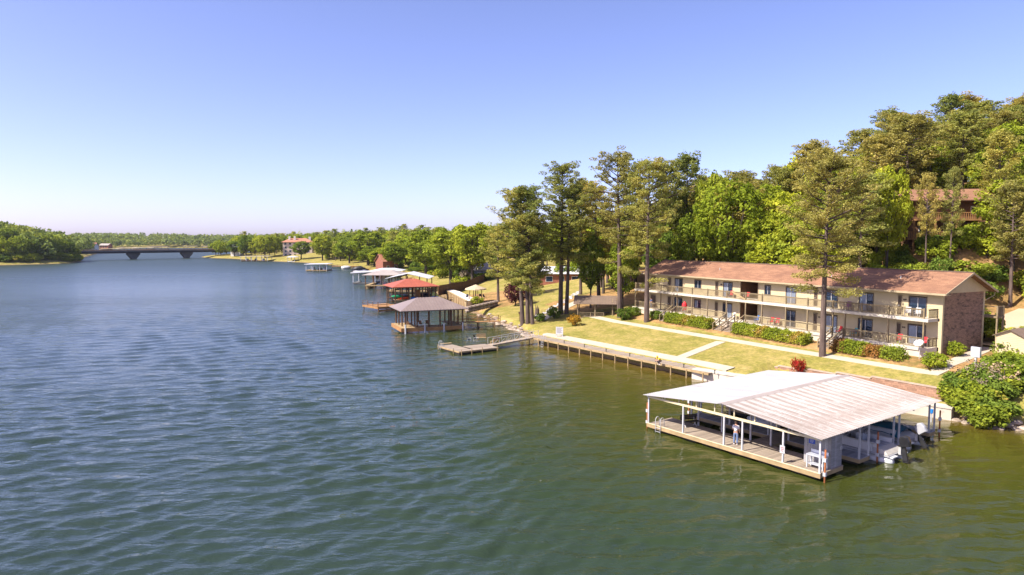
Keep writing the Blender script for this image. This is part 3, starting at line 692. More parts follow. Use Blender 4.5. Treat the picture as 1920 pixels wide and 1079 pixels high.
for x in (2.9, DW * .35, XS0 - .1, XS1 + .1, DW * .88): post(x, 2.8)
for a, b in FING:
    for x in (.36, 4.2, XS0 - .1, XS1 + .1, DW - .08):
        post(x, a + .08)
        if x > DW - 1 or x < 1 : post(x, b - .08)
MB().box(-.02, DW + .02, .0, .12, EV - .2, EV - .04).build('front_beam', 'cream_paint', dock)
for x in np.linspace(1.5, DW - 1.5, 8):
    tz = EV + (RG - EV) * (1 - abs(x - DW / 2) / (DW / 2)) - .05
    MB().box(x - .04, x + .04, .02, .1, EV - .04, tz).build('strut', 'cream_paint', dock)
for y in (2.8, 5.1, 8, 10.4, 13, DD - .1):
    mb = MB(); mb.bar((0, y, EV - .12), (DW / 2, y, RG - .12), .08, .16).bar((DW / 2, y, RG - .12), (DW, y, EV - .12), .08, .16).bar((0, y, EV - .14), (DW, y, EV - .14), .06, .1)
    mb.build('rafter', 'galv', dock)
for x in np.linspace(.1, DW - .1, 9):
    z = EV + (RG - EV) * (1 - abs(x - DW / 2) / (DW / 2)) - .06; MB().bar((x, -.2, z), (x, DD + .3, z), .06, .08).build('purlin', 'galv', dock)
# ribbed roof sheets
def ribbed(w, l, n, hgt=.028):
    xs = []; zs = []
    for k in range(n):
        for (f, z) in ((0, 0), (.55, 0), (.68, hgt), (.87, hgt)): xs.append((k + f) * w / n); zs.append(z)
    xs.append(w); zs.append(0); vs = []; fs = []
    for x, z in zip(xs, zs): vs += [(x, 0, z), (x, l, z)]
    for i in range(len(xs) - 1): fs.append((2 * i, 2 * i + 2, 2 * i + 3, 2 * i + 1))
    return vs, fs
RL = DD + .75; NP = 19; pw = RL / NP; hs = DW / 2 + .22; sl_ = math.hypot(hs, RG - EV); ang = math.atan2(RG - EV, hs)
vs, fs = ribbed(pw, sl_, 4, .045); rmes = [MB().add(vs, fs).mesh('roof_sheet', q) for q in ('white_metal_roof', 'rusty_metal_roof')]
for k in range(NP):
    for side in (0, 1):
        o = put('roof_sheet', rmes[side], dock)
        base = Matrix.Translation((0 - .22, -.35 + k * pw, EV)) if side == 0 else Matrix.Translation((DW + .22, -.35 + (k + 1) * pw, EV))
        yaw = Matrix.Rotation(R(-90) if side == 0 else R(90), 4, 'Z')
        # local y runs up the slope, local x along the ridge
        if side == 0: m4 = Matrix.Translation((-.22, -.35 + (k + 1) * pw, EV + .002 * (k % 2))) @ Matrix.Rotation(R(-90), 4, 'Z') @ Matrix.Rotation(ang, 4, 'X')
        else: m4 = Matrix.Translation((DW + .22, -.35 + k * pw, EV + .002 * (k % 2))) @ Matrix.Rotation(R(90), 4, 'Z') @ Matrix.Rotation(ang, 4, 'X')
        o.matrix_local = m4
mb = MB(); mb.add([(DW / 2 - .32, -.37, RG - .0), (DW / 2, -.37, RG + .07), (DW / 2 + .32, -.37, RG - .0), (DW / 2 - .32, RL - .33, RG - .0), (DW / 2, RL - .33, RG + .07), (DW / 2 + .32, RL - .33, RG - .0)], [(0, 1, 4, 3), (1, 2, 5, 4)])
mb.build('ridge_cap', 'grey_roof', dock)
# storage closet of upright boards at the near corner
cx0, cx1, cy0, cy1 = DW - 2.0, DW - .12, 1.5, 2.85
cl = MB().box(cx0 + .03, cx1 - .03, cy0 + .03, cy1 - .03, DZ, EV - .1).build('closet', 'galv', dock)
bw = .235
for k in range(8): MB().box(cx0 + k * bw, cx0 + k * bw + bw - .012, cy0, cy0 + .029, DZ, EV - .12 + .0 * k).build('board', 'grey_plank', cl)
for k in range(6): MB().box(cx1 - .029, cx1, cy0 + .03 + k * .22, cy0 + .03 + k * .22 + .208, DZ, EV - .1).build('board', 'grey_plank', cl)
# things on and around the dock
for i, (x, y, lab) in enumerate(((.06, -.16, 'rusty steel piling beside the swim ladder of the boat dock'), (DW + .25, .12, 'rusty steel piling beside the fish cleaning table'),
                          (DW + .28, 6.9, 'rusty steel piling between the white pontoon boat and its walkway'), (DW + .25, DD + .1, 'rusty steel piling at the shore corner of the boat dock'), (-.2, 5.4, 'rusty steel piling on the open lake side slip of the dock'))):
    p = dk(x if i else -.22, y if i else .2)
    t = thing('piling', lab, 'piling', p, DROT, 'steel pilings holding the dock')
    MB().tube([(0, 0, -1.2), (0, 0, 2.15)], .06, 8).build('pipe', 'rust', t, True)
    for z in (.42, 1.35): MB().box(-.09, .09, -.09, .09, z, z + .24).build('bracket', 'white_paint', t)
t = thing('swim_ladder', 'white tubular swim ladder on the boat dock corner', 'ladder', dk(1.0, -.1, DZ), DROT)
for x in (0, .5): MB().tube([(x, -.06, -.9), (x, -.06, .55), (x, .04, .72), (x, .2, .76), (x, .34, .68), (x, .4, .5), (x, .4, .02)], .028, 8).build('rail', 'white_paint', t, True)
for z in (-.7, -.4, -.1): MB().tube([(0, -.06, z), (.5, -.06, z)], .02, 6).build('rung', 'white_paint', t)
t = thing('dock_bench', 'black slatted bench with white legs on the boat dock walkway', 'bench', dk(2.75, 2.0, DZ), DROT + R(72))
for k in range(3): MB().box(-.75, .75, .30 + .0, .34, .52 + k * .14, .64 + k * .14).build('back_slat', 'black', t)
for k in range(3): MB().box(-.75, .75, -.2 + k * .16, -.06 + k * .16, .42, .46).build('seat_slat', 'black', t)
for x in (-.5, .5): MB().bar((x, -.15, 0), (x, .28, .42), .05).bar((x, .32, 0), (x, .0, .42), .05).bar((x, .28, .40), (x, .36, .95), .05).build('leg', 'white_paint', t)
t = thing('fish_cleaning_table', 'pale fish cleaning table at the near end of the boat dock', 'table', dk(DW - 1.35, .62, DZ), DROT)
MB().box(0, 1.2, 0, .62, .84, .9).build('table_top', 'galv', t); MB().box(0, 1.2, .62, .65, .84, 1.12).build('backsplash', 'galv', t)
for x in (.06, 1.14):
    for y in (.06, .56): MB().box(x - .04, x + .04, y - .04, y + .04, 0, .84).build('leg', 'white_paint', t)
MB().box(.06, 1.14, .05, .57, .25, .29).build('shelf', 'galv', t)
def sign(name, label, loc, rz, w, h, m, border=None):
    t = thing(name, label, 'sign', loc, rz); MB().box(-w / 2, w / 2, -.012, .012, -h / 2, h / 2).build('panel', m, t)
    for k in range(3): MB().box(-w * .32, w * .32 * (1 - .3 * (k == 2)), -.016, -.0125, h * (.22 - .22 * k) - h * .04, h * (.22 - .22 * k) + h * .04).build('print_line', border or 'grey_cloth', t)
    return t
sign('notice_sign', 'white paper notice on a white dock post', dk(DW * .82, -.03, DZ + .95), DROT, .36, .52, 'white_paint', 'red_plastic')
sign('number_sign', 'blue square sign on the grey dock closet', dk(cx0 + .55, cy0 - .02, DZ + 1.55), DROT, .42, .34, 'blue_sign', 'white_paint')
sign('closet_notice', 'small white card on the lakeward side of the dock closet', dk(cx1 + .02, cy1 - .12, DZ + 1.2), DROT + R(90), .26, .2, 'white_paint')

# ---------------------------------------------------------------- pontoon boats in the slips (stern towards +x)
def outboard(t, x, y, z, m, tilt=0):
    mb = MB(); prof = [(-.26, -.3), (-.32, .05), (-.25, .38), (.05, .5), (.34, .42), (.42, .1), (.36, -.26)]
    vs = []
    for s, k in ((-.21, .86), (-.12, 1), (.12, 1), (.21, .86)): vs += [(px_ * k, s, pz * k) for px_, pz in prof]
    n = len(prof); fs = [tuple(range(n))[::-1], tuple(range(3 * n, 4 * n))]
    for r_ in range(3):
        for k in range(n): fs.append((r_ * n + k, r_ * n + (k + 1) % n, (r_ + 1) * n + (k + 1) % n, (r_ + 1) * n + k))
    c = mb.add(vs, fs).build('outboard_cowl', m, t, False, (x, y, z + .75)); c.rotation_euler.y = tilt
    q = MB(); q.box(-.17, .15, -.09, .09, -.62, .46).build('outboard_leg', 'black', t, False, (x + .02, y, z)).rotation_euler.y = tilt
    MB().box(-.3, -.14, -.2, .2, -.1, .4).build('transom_bracket', 'alu', t, False, (x, y, z))
    MB().box(-.045, .32, -.02, .02, -.08, .0).box(-.1, .25, -.14, .14, -.02, .0).build('cavitation_plate', 'black', t, False, (x, y, z - .5)).rotation_euler.y = tilt
def pontoon(name, label, loc, rz, L, cover, motor, tilt):
    t = thing(name, label, 'boat', loc, rz); W = 2.35
    for y in (-.85, .85):
        MB().tube([(-L, y, .12), (-L + .35, y, .05), (-L + .9, y, 0), (-.25, y, 0), (0, y, .06)], [.04, .2, .32, .32, .2], 12).build('pontoon', 'alu' if cover else 'white_gel', t, True)
    MB().box(-L + .2, -.15, -W / 2, W / 2, .34, .44).build('deck', 'grey_vinyl', t)
    fw = MB(); zt = 1.05
    for y in (-W / 2 + .03, W / 2 - .03): fw.box(-L + .9, -1.3, y - .02, y + .02, .5, zt)
    fw.box(-L + .88, -L + .92, -W / 2 + .05, -.4, .5, zt).box(-L + .88, -L + .92, .4, W / 2 - .05, .5, zt).build('fence', 'white_gel', t)
    for y in (-W / 2 + .03, W / 2 - .03):
        MB().bar((-L + .9, y, zt + .05), (-.9, y, zt + .05), .05).build('top_rail', 'alu', t)
        MB().bar((-L + 1.0, y * 1.012, .74), (-1.4, y * 1.012, .80), .012, .1).build('stripe', 'navy_canvas', t)
    for (x0, x1, y0, y1) in ((-L + 1, -L + 2.6, -1.1, -.5), (-L + 1, -L + 2.6, .5, 1.1), (-2.3, -1.0, .45, 1.1), (-2.3, -1.0, -1.1, .2)):
        s = MB().box(x0, x1, y0, y1, .44, .82).build('seat', 'grey_vinyl', t)
        yb = y0 if y0 < 0 else y1 - .14; MB().box(x0, x1, yb, yb + .14, .82, 1.12).build('seat_back', 'white_gel', s)
    MB().box(-3.2, -2.7, .3, 1.1, .44, 1.2).build('console', 'white_gel', t)
    MB().tube([(-2.66 + .1 * math.cos(a) * .4, .7 + .19 * math.cos(a), 1.28 + .19 * math.sin(a)) for a in np.linspace(0, 6.28, 13)], .02, 6, False).build('steering_wheel', 'black', t)
    sp = MB(); sp.add([(-.95, -1.1, .46), (-.25, -1.1, .46), (-.25, 1.1, .46), (-.95, 1.1, .46), (-1.0, -1.05, .80), (-.55, -.95, .70), (-.55, .95, .70), (-1.0, 1.05, .80)], [(3, 2, 1, 0), (4, 5, 6, 7), (0, 1, 5, 4), (1, 2, 6, 5), (2, 3, 7, 6), (3, 0, 4, 7)])
    sp.build('sun_pad', 'cream_vinyl', t)
    MB().box(-.25, .1, -1.1, -.35, .3, .38).box(-.25, .1, .35, 1.1, .3, .38).build('swim_platform', 'white_gel', t)
    fr = MB()
    for x in (-4.6, -2.2):
        fr.tube([(-3.3, -1.15, 1.05), (x, -1.15, 2.25), (x, 1.15, 2.25), (-3.3, 1.15, 1.05)], .02, 6)
    fr.build('bimini_frame', 'alu', t)
    if cover:
        mb = MB(); g = []
        for i, x in enumerate(np.linspace(-L + .9, -.7, 9)):
            for j, y in enumerate(np.linspace(-1.2, 1.2, 7)):
                g.append((x, y, 1.28 + .1 * math.cos(j - 3) - .07 * (i % 2) - .35 * (abs(y) > 1.1) - .25 * (i in (0, 8))))
        mb.add(g, [(i * 7 + j, i * 7 + j + 1, i * 7 + j + 8, i * 7 + j + 7) for i in range(8) for j in range(6)]).build('mooring_cover', 'teal_canvas', t, True)
        MB().box(-4.7, -2.1, -1.18, 1.18, 2.22, 2.30).build('bimini_top', 'navy_canvas', t)
    else: MB().bar((-4.6, 0, 2.26), (-2.9, 0, 2.34), 2.2, .16).build('furled_bimini', 'navy_canvas', t)
    outboard(t, .32, 0, .55, motor, tilt); return t
pontoon('pontoon_boat', 'white pontoon boat with black outboard moored in a dock slip', dk(DW + 1.1, 8.3, .1), DROT, 6.6, False, 'black_gloss', R(-12))
pontoon('pontoon_boat', 'pontoon boat under a teal cover with grey outboard in the dock', dk(DW + .3, 12.7, .1), DROT, 6.4, True, 'grey_vinyl', R(-35))
b = thing('jet_ski', 'small blue and white jet ski parked in the covered dock', 'jet ski', dk(5.2, 8.2, .1), DROT + R(180))
MB().tube([(-1.4, 0, .1), (-1.0, 0, .15), (0, 0, .2), (1.0, 0, .25), (1.5, 0, .42)], [.3, .5, .55, .42, .08], 10).build('hull', 'white_gel', b, True)
MB().tube([(-1.1, 0, .68), (-.2, 0, .8), (.2, 0, .72)], [.16, .2, .12], 8).build('seat', 'blue_plastic', b, True); MB().tube([(.4, -.35, 1.0), (.55, 0, .95), (.4, .35, 1.0)], .03, 6).build('handlebar', 'black', b)
# ---------------------------------------------------------------- seawall, boardwalk, garden wall
def line_frame(a, b):
    t = (b - a); t.z = 0; L = t.length; t.normalize(); return t, Vector((-t.y, t.x, 0)), L, math.atan2(t.y, t.x)
# right part: plain concrete wall; local x from its lake corner leftwards would flip, so run it from SW1 to SW0
t_, n_, L_, r_ = line_frame(SW1, SW0)
wall = thing('seawall', 'pale concrete seawall along the lawn behind the boat dock', 'wall', (SW1.x, SW1.y, 0), r_)
MB().box(-1, L_, .02, .6, -1.5, .98).build('wall_face', 'concrete', wall)
MB().box(-1, L_ + .06, -.05, 1.15, .981, 1.12).build('cap', 'concrete', wall)
MB().box(L_ - .5, L_, .6, 4.2, -1.5, .98).build('return_wall', 'concrete', wall); MB().box(L_ - .6, L_ + .06, 1.151, 4.2, .981, 1.12).build('cap', 'concrete', wall)
t_, n_, L_, r_ = line_frame(SW2, SW1)
bw_ = thing('boardwalk', 'grey plank boardwalk on posts along the lake edge of the lawn', 'boardwalk', (SW2.x, SW2.y, 0), r_)
planks(bw_, -1.5, L_ + 1.5, -.35, 1.75, 1.06, 'y', .24, m='weathered_plank')
MB().box(-1.5, L_ + 1.5, -.42, -.35, .82, 1.07).build('fascia', 'tan_wood', bw_); MB().box(-1.5, L_ + 1.5, -.34, -.22, .80, .98).build('stringer', 'rail_wood_dark', bw_)
pm = MB().tube([(0, 0, -1.4), (0, 0, .98)], .075, 8).mesh('pile', 'tan_wood')
for k in range(15): put('pile', pm, bw_, (-.8 + k * (L_ + 1.6) / 14, -.46, 0))
MB().box(-1.5, L_ + 1.5, 1.76, 1.88, 1.0, 1.09).build('kerb', 'tan_wood', bw_)
strip('path', [SW2 + n_ * 2.7 - t_ * 1.5, SW1 + n_ * 2.7, SW1 + n_ * 2.7 + t_ * 2], 1.55, 'path_mat', .11, .3)
cl_me = MB().tube([(0, 0, 0), (0, 0, .34)], .05, 8).tube([(0, 0, .34), (0, 0, .42)], .085, 8).mesh('post', 'black')
for k in range(7):
    p = SW2 + t_ * (7 + k * 4.3) - n_ * .1
    o = thing('mooring_post', 'short black mooring post on the edge of the boardwalk', 'mooring post', (p.x, p.y, 1.06), 0, 'mooring posts along the boardwalk'); put('post', cl_me, o)
t = thing('lake_ladder', 'pale ladder down to the water at the far boardwalk end', 'ladder', SW2 + t_ * 2.2 - n_ * .5 + Vector((0, 0, 0)), r_)
for x in (0, .45): MB().tube([(x, 0, -.6), (x, 0, 1.5), (x, .25, 1.7), (x, .45, 1.5), (x, .45, 1.06)], .03, 6).build('rail', 'white_paint', t)
for z in (.0, .35, .7): MB().tube([(0, 0, z), (.45, 0, z)], .022, 6).build('rung', 'white_paint', t)
# garden wall of stacked blocks
t_, n_, L_, r_ = line_frame(RW0, RW1)
gw = thing('garden_wall', 'low tan block retaining wall stepping the lawn above the seawall', 'wall', (RW0.x, RW0.y, 0), r_)
blk = MB().box(0, .40, 0, .3, 0, .185).mesh('block', 'block'); cap = MB().box(0, .44, -.05, .34, 0, .09).mesh('cap_stone', 'cap_block')
rg = random.Random(3)
def wall_top(x): return 1.38 + (RW1.z - 1.38) * min(1, max(0, x / (L_ * .75)))
zc = .72; c_ = 0
while zc < 2.2:
    x = -.2 * (c_ % 2)
    while x < L_ + 2.5:
        if wall_top(x + .2) > zc + .1: put('block', blk, gw, (x, rg.uniform(-.012, .012), zc))
        x += .42
    zc += .195; c_ += 1
x = 0
while x < L_ + 2.4:
    kz = math.floor((wall_top(x + .2) - .1 - .72) / .195) + 1; put('cap_stone', cap, gw, (x, 0, .72 + kz * .195)); x += .45
# ---------------------------------------------------------------- rocks on the natural bank
rr = random.Random(11)
def rock_mesh(seed, m):
    r = random.Random(seed); mb = MB(); mb.ball((0, 0, 0), 1, 7, 5)
    mb.v = [(x * (1 + r.uniform(-.25, .25)), y * (1 + r.uniform(-.25, .25)), z * (.7 + r.uniform(-.2, .2))) for x, y, z in mb.v]; return mb.mesh('rock', m)
RM = [rock_mesh(k, 'rock') for k in range(4)]; RMP = [rock_mesh(k + 9, 'pale_rock') for k in range(4)]
def rocks(pts, n, size, wid, meshes, label, group):
    pts = [Vector((p[0], p[1], 0)) for p in pts]; seg = [(b - a).length for a, b in zip(pts, pts[1:])]; tot = sum(seg)
    for k in range(n):
        s = rr.uniform(0, tot); i = 0
        while s > seg[i] and i < len(seg) - 1: s -= seg[i]; i += 1
        p = pts[i].lerp(pts[i + 1], min(1, s / seg[i])) + Vector((rr.uniform(-wid, wid), rr.uniform(-wid, wid), 0)); sz = rr.uniform(.5, 1.2) * size
        o = put('rock', rr.choice(meshes), None, (p.x, p.y, max(-.1, Hs(p.x, p.y)) + .1 * sz), rr.uniform(0, 6)); o.scale = (sz, sz * rr.uniform(.7, 1), sz * rr.uniform(.5, .8))
        tag(o, label, 'rock', group)
rocks([P(1000, 634), P(985, 627), P(950, 611), P(925, 604), P(905, 592)], 75, .62, .8, RM, 'brown boulder in the riprap bank below the leaning pines', 'riprap on the lake bank')
rocks([P(1003, 584, 2.6), P(1030, 568, 3.6), P(1058, 553, 4.4), P(1088, 538, 5.2)], 80, .42, .7, RMP, 'pale grey stone edging the sloping path', 'stones along the sloping path')
rocks([P(1800, 787), P(1850, 799), P(1925, 803)], 26, .5, .8, RM, 'brown stone at the foot of the bushy bank', 'stones below the bushy bank')
# ---------------------------------------------------------------- railings used by the smaller docks
def railrun(t, a, b, z, m='orange_wood', h=1.0, post=2.0, mids=(.5,), z2=None):
    a = Vector((a[0], a[1], z)); b = Vector((b[0], b[1], z if z2 is None else z2)); L = (b - a).length; n = max(1, round(L / post)); up = Vector((0, 0, 1))
    for k in range(n + 1):
        p = a.lerp(b, k / n); MB().box(p.x - .05, p.x + .05, p.y - .05, p.y + .05, p.z - .1, p.z + h).build('rail_post', m, t)
    MB().bar(a + up * h, b + up * h, .12, .05).build('handrail', m, t)
    for q in mids: MB().bar(a + up * h * q, b + up * h * q, .04, .1).build('rail', m, t)
def piles(t, pts, z1, m='brown_wood', r=.1, z0=-1.5):
    for x, y in pts: MB().tube([(x, y, z0), (x, y, z1)], r, 8).build('pile', m, t)
# pavilion
pv = on(1083, 597); prot = R(-9)
pav = thing('picnic_pavilion', 'open picnic pavilion with brown shingle gable roof beside the pines', 'pavilion', pv, prot); W, D, E, G = 5.9, 4.6, 2.55, 3.75
MB().prism([(-.3, -.3), (W + .3, -.3), (W + .3, D + .3), (-.3, D + .3)], -.9, .08).build('floor', 'slab', pav)
for x in (0, W * .5, W):
    for y in (0, D): MB().box(x - .09, x + .09, y - .09, y + .09, 0, E).build('post', 'rail_wood', pav)
for y in (0, D): MB().box(-.2, W + .2, y - .06, y + .06, E, E + .2).build('beam', 'rail_wood', pav)
for x in (0, W): MB().bar((x, -.1, E + .2), (x, D / 2, G - .12), .08, .14).bar((x, D / 2, G - .12), (x, D + .1, E + .2), .08, .14).build('truss', 'rail_wood', pav)
mb = MB()
for ya in (-.6, D + .6): mb.add([(-.7, ya, E + .02), (W + .7, ya, E + .02), (W + .7, D / 2, G), (-.7, D / 2, G), (-.7, ya, E - .08), (W + .7, ya, E - .08), (W + .7, D / 2, G - .1), (-.7, D / 2, G - .1)], [(0, 1, 2, 3), (7, 6, 5, 4), (4, 5, 1, 0), (5, 6, 2, 1), (3, 7, 4, 0)])
mb.build('roof', 'brown_shingles', pav)
railrun(pav, (0, 0), (W * .75, 0), .08, 'rail_wood', .95, 2.0, (.2,)); railrun(pav, (0, 0), (0, D), .08, 'rail_wood', .95, 2.3, (.2,))
for k in range(24): MB().box(.18 * k + .1, .18 * k + .14, -.02, .02, .25, 1.0).build('baluster', 'rail_wood', pav)
for k, x in enumerate((1.2, 3.6)):
    t = thing('picnic_table', ('dark picnic table at the lake end of the pavilion', 'dark picnic table at the motel end of the pavilion')[k], 'table', pav.matrix_basis @ Vector((x, 1.6, .08)), prot, 'picnic tables under the pavilion')
    MB().box(0, 1.8, 0, .75, .7, .76).build('table_top', 'rail_wood_dark', t)
    for y in (-.55, 1.02): MB().box(0, 1.8, y, y + .28, .42, .47).build('seat', 'rail_wood_dark', t)
    for x2 in (.3, 1.5): MB().bar((x2, -.4, 0), (x2, .5, .7), .07).bar((x2, 1.15, 0), (x2, .25, .7), .07).bar((x2, -.5, .4), (x2, 1.25, .4), .05).build('leg', 'rail_wood_dark', t)
# floating dock with gangway
fA, fB, fC = P(829, 648, .45), P(861, 660, .45), P(935, 652, .45)
t_, n_, W, r_ = line_frame(fB, fC); D = (fA - fB).dot(n_)
fd = thing('floating_dock', 'pale floating swim dock with black floats at the gangway end', 'floating dock', (fB.x, fB.y, 0), r_)
planks(fd, 0, 2.3, 0, D, .47, 'x', .22, m='weathered_plank'); planks(fd, 2.75, W, 0, D * .62, .47, 'x', .22, m='weathered_plank'); planks(fd, 2.31, 2.74, 0, 1.2, .45, 'x', .2)
MB().box(0, W, -.05, 0, .26, .46).build('fascia', 'tan_wood', fd); MB().box(-.05, 0, 0, D, .26, .46).build('fascia', 'tan_wood', fd)
MB().box(.1, 2.2, .1, D - .1, -.2, .42).build('float', 'float_black', fd); MB().box(2.85, W - .1, .1, D * .6, -.2, .42).build('float', 'float_black', fd)
piles(fd, [(.3, -.12), (1.9, -.12), (3.6, -.12), (W - .3, -.12), (-.12, 1.4), (-.12, D - .3)], .75, 'tan_wood', .05)
for x in (0, .4): MB().tube([(-.1, D - .9 + x, -.5), (-.1, D - .9 + x, 1.1), (.15, D - .9 + x, 1.3), (.35, D - .9 + x, 1.1), (.35, D - .9 + x, .47)], .03, 6).build('ladder_rail', 'white_paint', fd)
MB().box(.5, 2.3, D - .1, D + .35, .62, .68).build('step_plank', 'tan_wood', fd)
gA = fC + n_ * 2.2 + Vector((0, 0, 0)); gA.z = .55; gB = SW2 + Vector((.2, .9, 0)); gB.z = 1.06; gt, gn, gL, gr = line_frame(gA, gB)
gw_ = thing('gangway', 'white railed gangway ramp from the boardwalk to the floating dock', 'gangway', (gA.x, gA.y, 0), gr)
MB().bar((0, 0, .52), (gL, 0, 1.03), 1.3, .1).build('ramp_deck', 'weathered_plank', gw_)
for s in (-.62, .62):
    MB().bar((0, s, .5), (gL, s, 1.0), .05, .2).build('side_beam', 'tan_wood', gw_)
    MB().tube([(0, s, 1.5), (gL, s, 2.0)], .03, 6).build('handrail', 'white_paint', gw_)
    for k in range(8):
        x = gL * k / 7; z = .55 + .5 * k / 7; MB().tube([(x, s, z), (x, s, z + .95)], .025, 6).build('upright', 'white_paint', gw_)
        if k < 7 and s < 0: MB().tube([(x, s, z), (x + gL / 7, s, z + 1.0)], .018, 6).build('brace', 'white_paint', gw_)
def bench(label, loc, rz, m='tan_wood'):
    t = thing('wooden_bench', label, 'bench', loc, rz)
    for k in range(3): MB().box(-.7, .7, -.25 + k * .17, -.1 + k * .17, .42, .46).build('seat_slat', m, t)
    for k in range(4): MB().box(-.7, .7, .28, .32, .5 + k * .13, .615 + k * .13).build('back_slat', m, t)
    for x in (-.6, .6): MB().box(x - .04, x + .04, -.22, -.14, 0, .42).box(x - .04, x + .04, .32, .39, 0, 1.0).box(x - .04, x + .04, -.14, .32, .36, .42).build('leg', m, t)
bench('tan wooden bench on the lake side of the floating dock', P(903, 639, .47), r_ + R(-20)); bench('tan wooden bench at the foot of the gangway', P(927, 645, .47), r_ + R(-160)); 
def patio_chair(label, loc, rz, m, fm='white_paint', group=None, s=1):
    t = thing('patio_chair', label, 'chair', loc, rz, group)
    MB().box(-.26, .26, -.25, .25, .38, .43).build('seat', m, t); MB().bar((0, .24, .42), (0, .40, 1.0), .5, .045, (0, 1, 0)).build('backrest', m, t)
    for x in (-.27, .27):
        MB().bar((x, -.24, 0), (x, -.22, .62), .035).build('leg', fm, t); MB().bar((x, .36, 0), (x, .22, .62), .035).build('leg', fm, t); MB().bar((x, -.26, .62), (x, .3, .63), .06, .03).build('arm', fm, t)
    return t
patio_chair('dark blue folding chair on the floating dock', P(880, 642, .47), r_ + 1, 'navy_canvas'); patio_chair('black chair beside the dark blue one on the floating dock', P(893, 641, .47), r_ + .6, 'black')
# white board on the lawn, utility things at the right
p = on(1049, 633); t = thing('notice_board', 'white notice board standing on the lawn near the boardwalk', 'sign', p, R(-20))
MB().box(-.55, .55, -.03, .03, .45, 1.55).build('board', 'white_paint', t)
for x in (-.45, .45): MB().box(x - .05, x + .05, .031, .1, -.2, 1.5).build('leg', 'white_paint', t)
for k in range(5): MB().box(-.4, .4 - .12 * (k % 2), -.036, -.031, 1.35 - k * .17, 1.41 - k * .17).build('print_line', 'grey_cloth', t)
p = on(1829, 684); t = thing('electric_box', 'pale grey electric cabinet on a post above the bushy bank', 'utility box', p, MROT)
MB().box(-.28, .28, -.2, .2, 0, .12).build('footing', 'dark_concrete', t); MB().box(-.09, .09, -.09, .09, .12, .75).build('post', 'white_paint', t); MB().box(-.42, .42, -.14, .14, .75, 1.75).build('cabinet', 'galv', t); MB().box(-.38, .38, -.16, -.141, .8, 1.7).build('cabinet_door', 'white_paint', t)
# shed
p = on(1866, 668); W, D = 2.6, 3.6
sh = thing('garden_shed', 'small cream lap sided shed with brown roof beside the motel', 'shed', (p.x, p.y, p.z), MROT + R(3)); 
mb = MB(); z = .3
while z < 2.19:
    mb.add([(0, -.02, z), (W, -.02, z), (W, 0, z + .18), (0, 0, z + .18), (0, 0, z), (W, 0, z)], [(0, 1, 2, 3), (4, 5, 1, 0)])
    mb.add([(W + .02, 0, z), (W + .02, D, z), (W, D, z + .18), (W, 0, z + .18), (W, 0, z), (W, D, z)], [(0, 1, 2, 3), (4, 5, 1, 0)])
    mb.add([(-.02, D, z), (-.02, 0, z), (0, 0, z + .18), (0, D, z + .18)], [(0, 1, 2, 3)]); z += .18
mb.add([(0, .0, z), (W, 0, z), (W / 2, 0, z + .62)], [(0, 1, 2)]); mb.build('wall', 'siding', sh)
for s in (0, 1):
    xa = -.25 if s == 0 else W + .25
    MB().add([(xa, -.25, z - .08), (xa, D + .2, z - .08), (W / 2, D + .2, z + .68), (W / 2, -.25, z + .68), (xa, -.25, z - .15), (xa, D + .2, z - .15), (W / 2, D + .2, z + .6), (W / 2, -.25, z + .6)], [(0, 1, 2, 3), (7, 6, 5, 4), (0, 3, 7, 4), (0, 4, 5, 1)]).build('roof_slope', 'brown_shingles', sh)
for x in (-.03, W - .05): MB().box(x, x + .08, -.045, .03, .3, z).build('corner_board', 'siding', sh)
for x in (.1, W - .3):
    for y in (.1, D - .3): MB().box(x, x + .2, y, y + .2, -.4, .3).build('footing_block', 'dark_concrete', sh)
# satellite dish
p = uv(MLEN - .3, -.75); zg = Hs(p.x, p.y); t = thing('satellite_dish', 'white oval satellite dish on a pole by the motel corner', 'satellite dish', (p.x, p.y, zg), MROT)
MB().tube([(0, 0, -.1), (0, 0, 1.5)], .04, 8).build('pole', 'alu', t)
mb = MB(); g = [(0, 0, 0)]
for k in (1, 2, 3):
    for a in range(16): an = a * math.pi / 8; g.append((.62 * k / 3 * math.cos(an), -.14 * (k / 3) ** 2, .42 * k / 3 * math.sin(an)))
fs = [(0, 1 + a, 1 + (a + 1) % 16) for a in range(16)] + [(1 + r0 * 16 + a, 1 + (r0 + 1) * 16 + a, 1 + (r0 + 1) * 16 + (a + 1) % 16, 1 + r0 * 16 + (a + 1) % 16) for r0 in (0, 1) for a in range(16)]
o = mb.add(g, fs).build('dish', 'white_gel', t, True, (0, -.06, 1.6)); o.rotation_euler = (R(-40), 0, R(-20))
MB().bar((0, -.05, 1.35), (.1, -.6, 1.5), .035).build('feed_arm', 'alu', t)
# blue and white marker on the seawall
p = P(1749, 790) ; t = thing('depth_marker', 'white depth marker pole with blue tag at the seawall', 'marker', (p.x - .3, p.y - .25, 0), 0)
MB().tube([(0, 0, -.8), (0, 0, .75)], .06, 8).build('pole', 'white_paint', t); MB().tube([(0, 0, .75), (.03, .02, 1.1)], .12, 8).build('tag', 'blue_plastic', t)
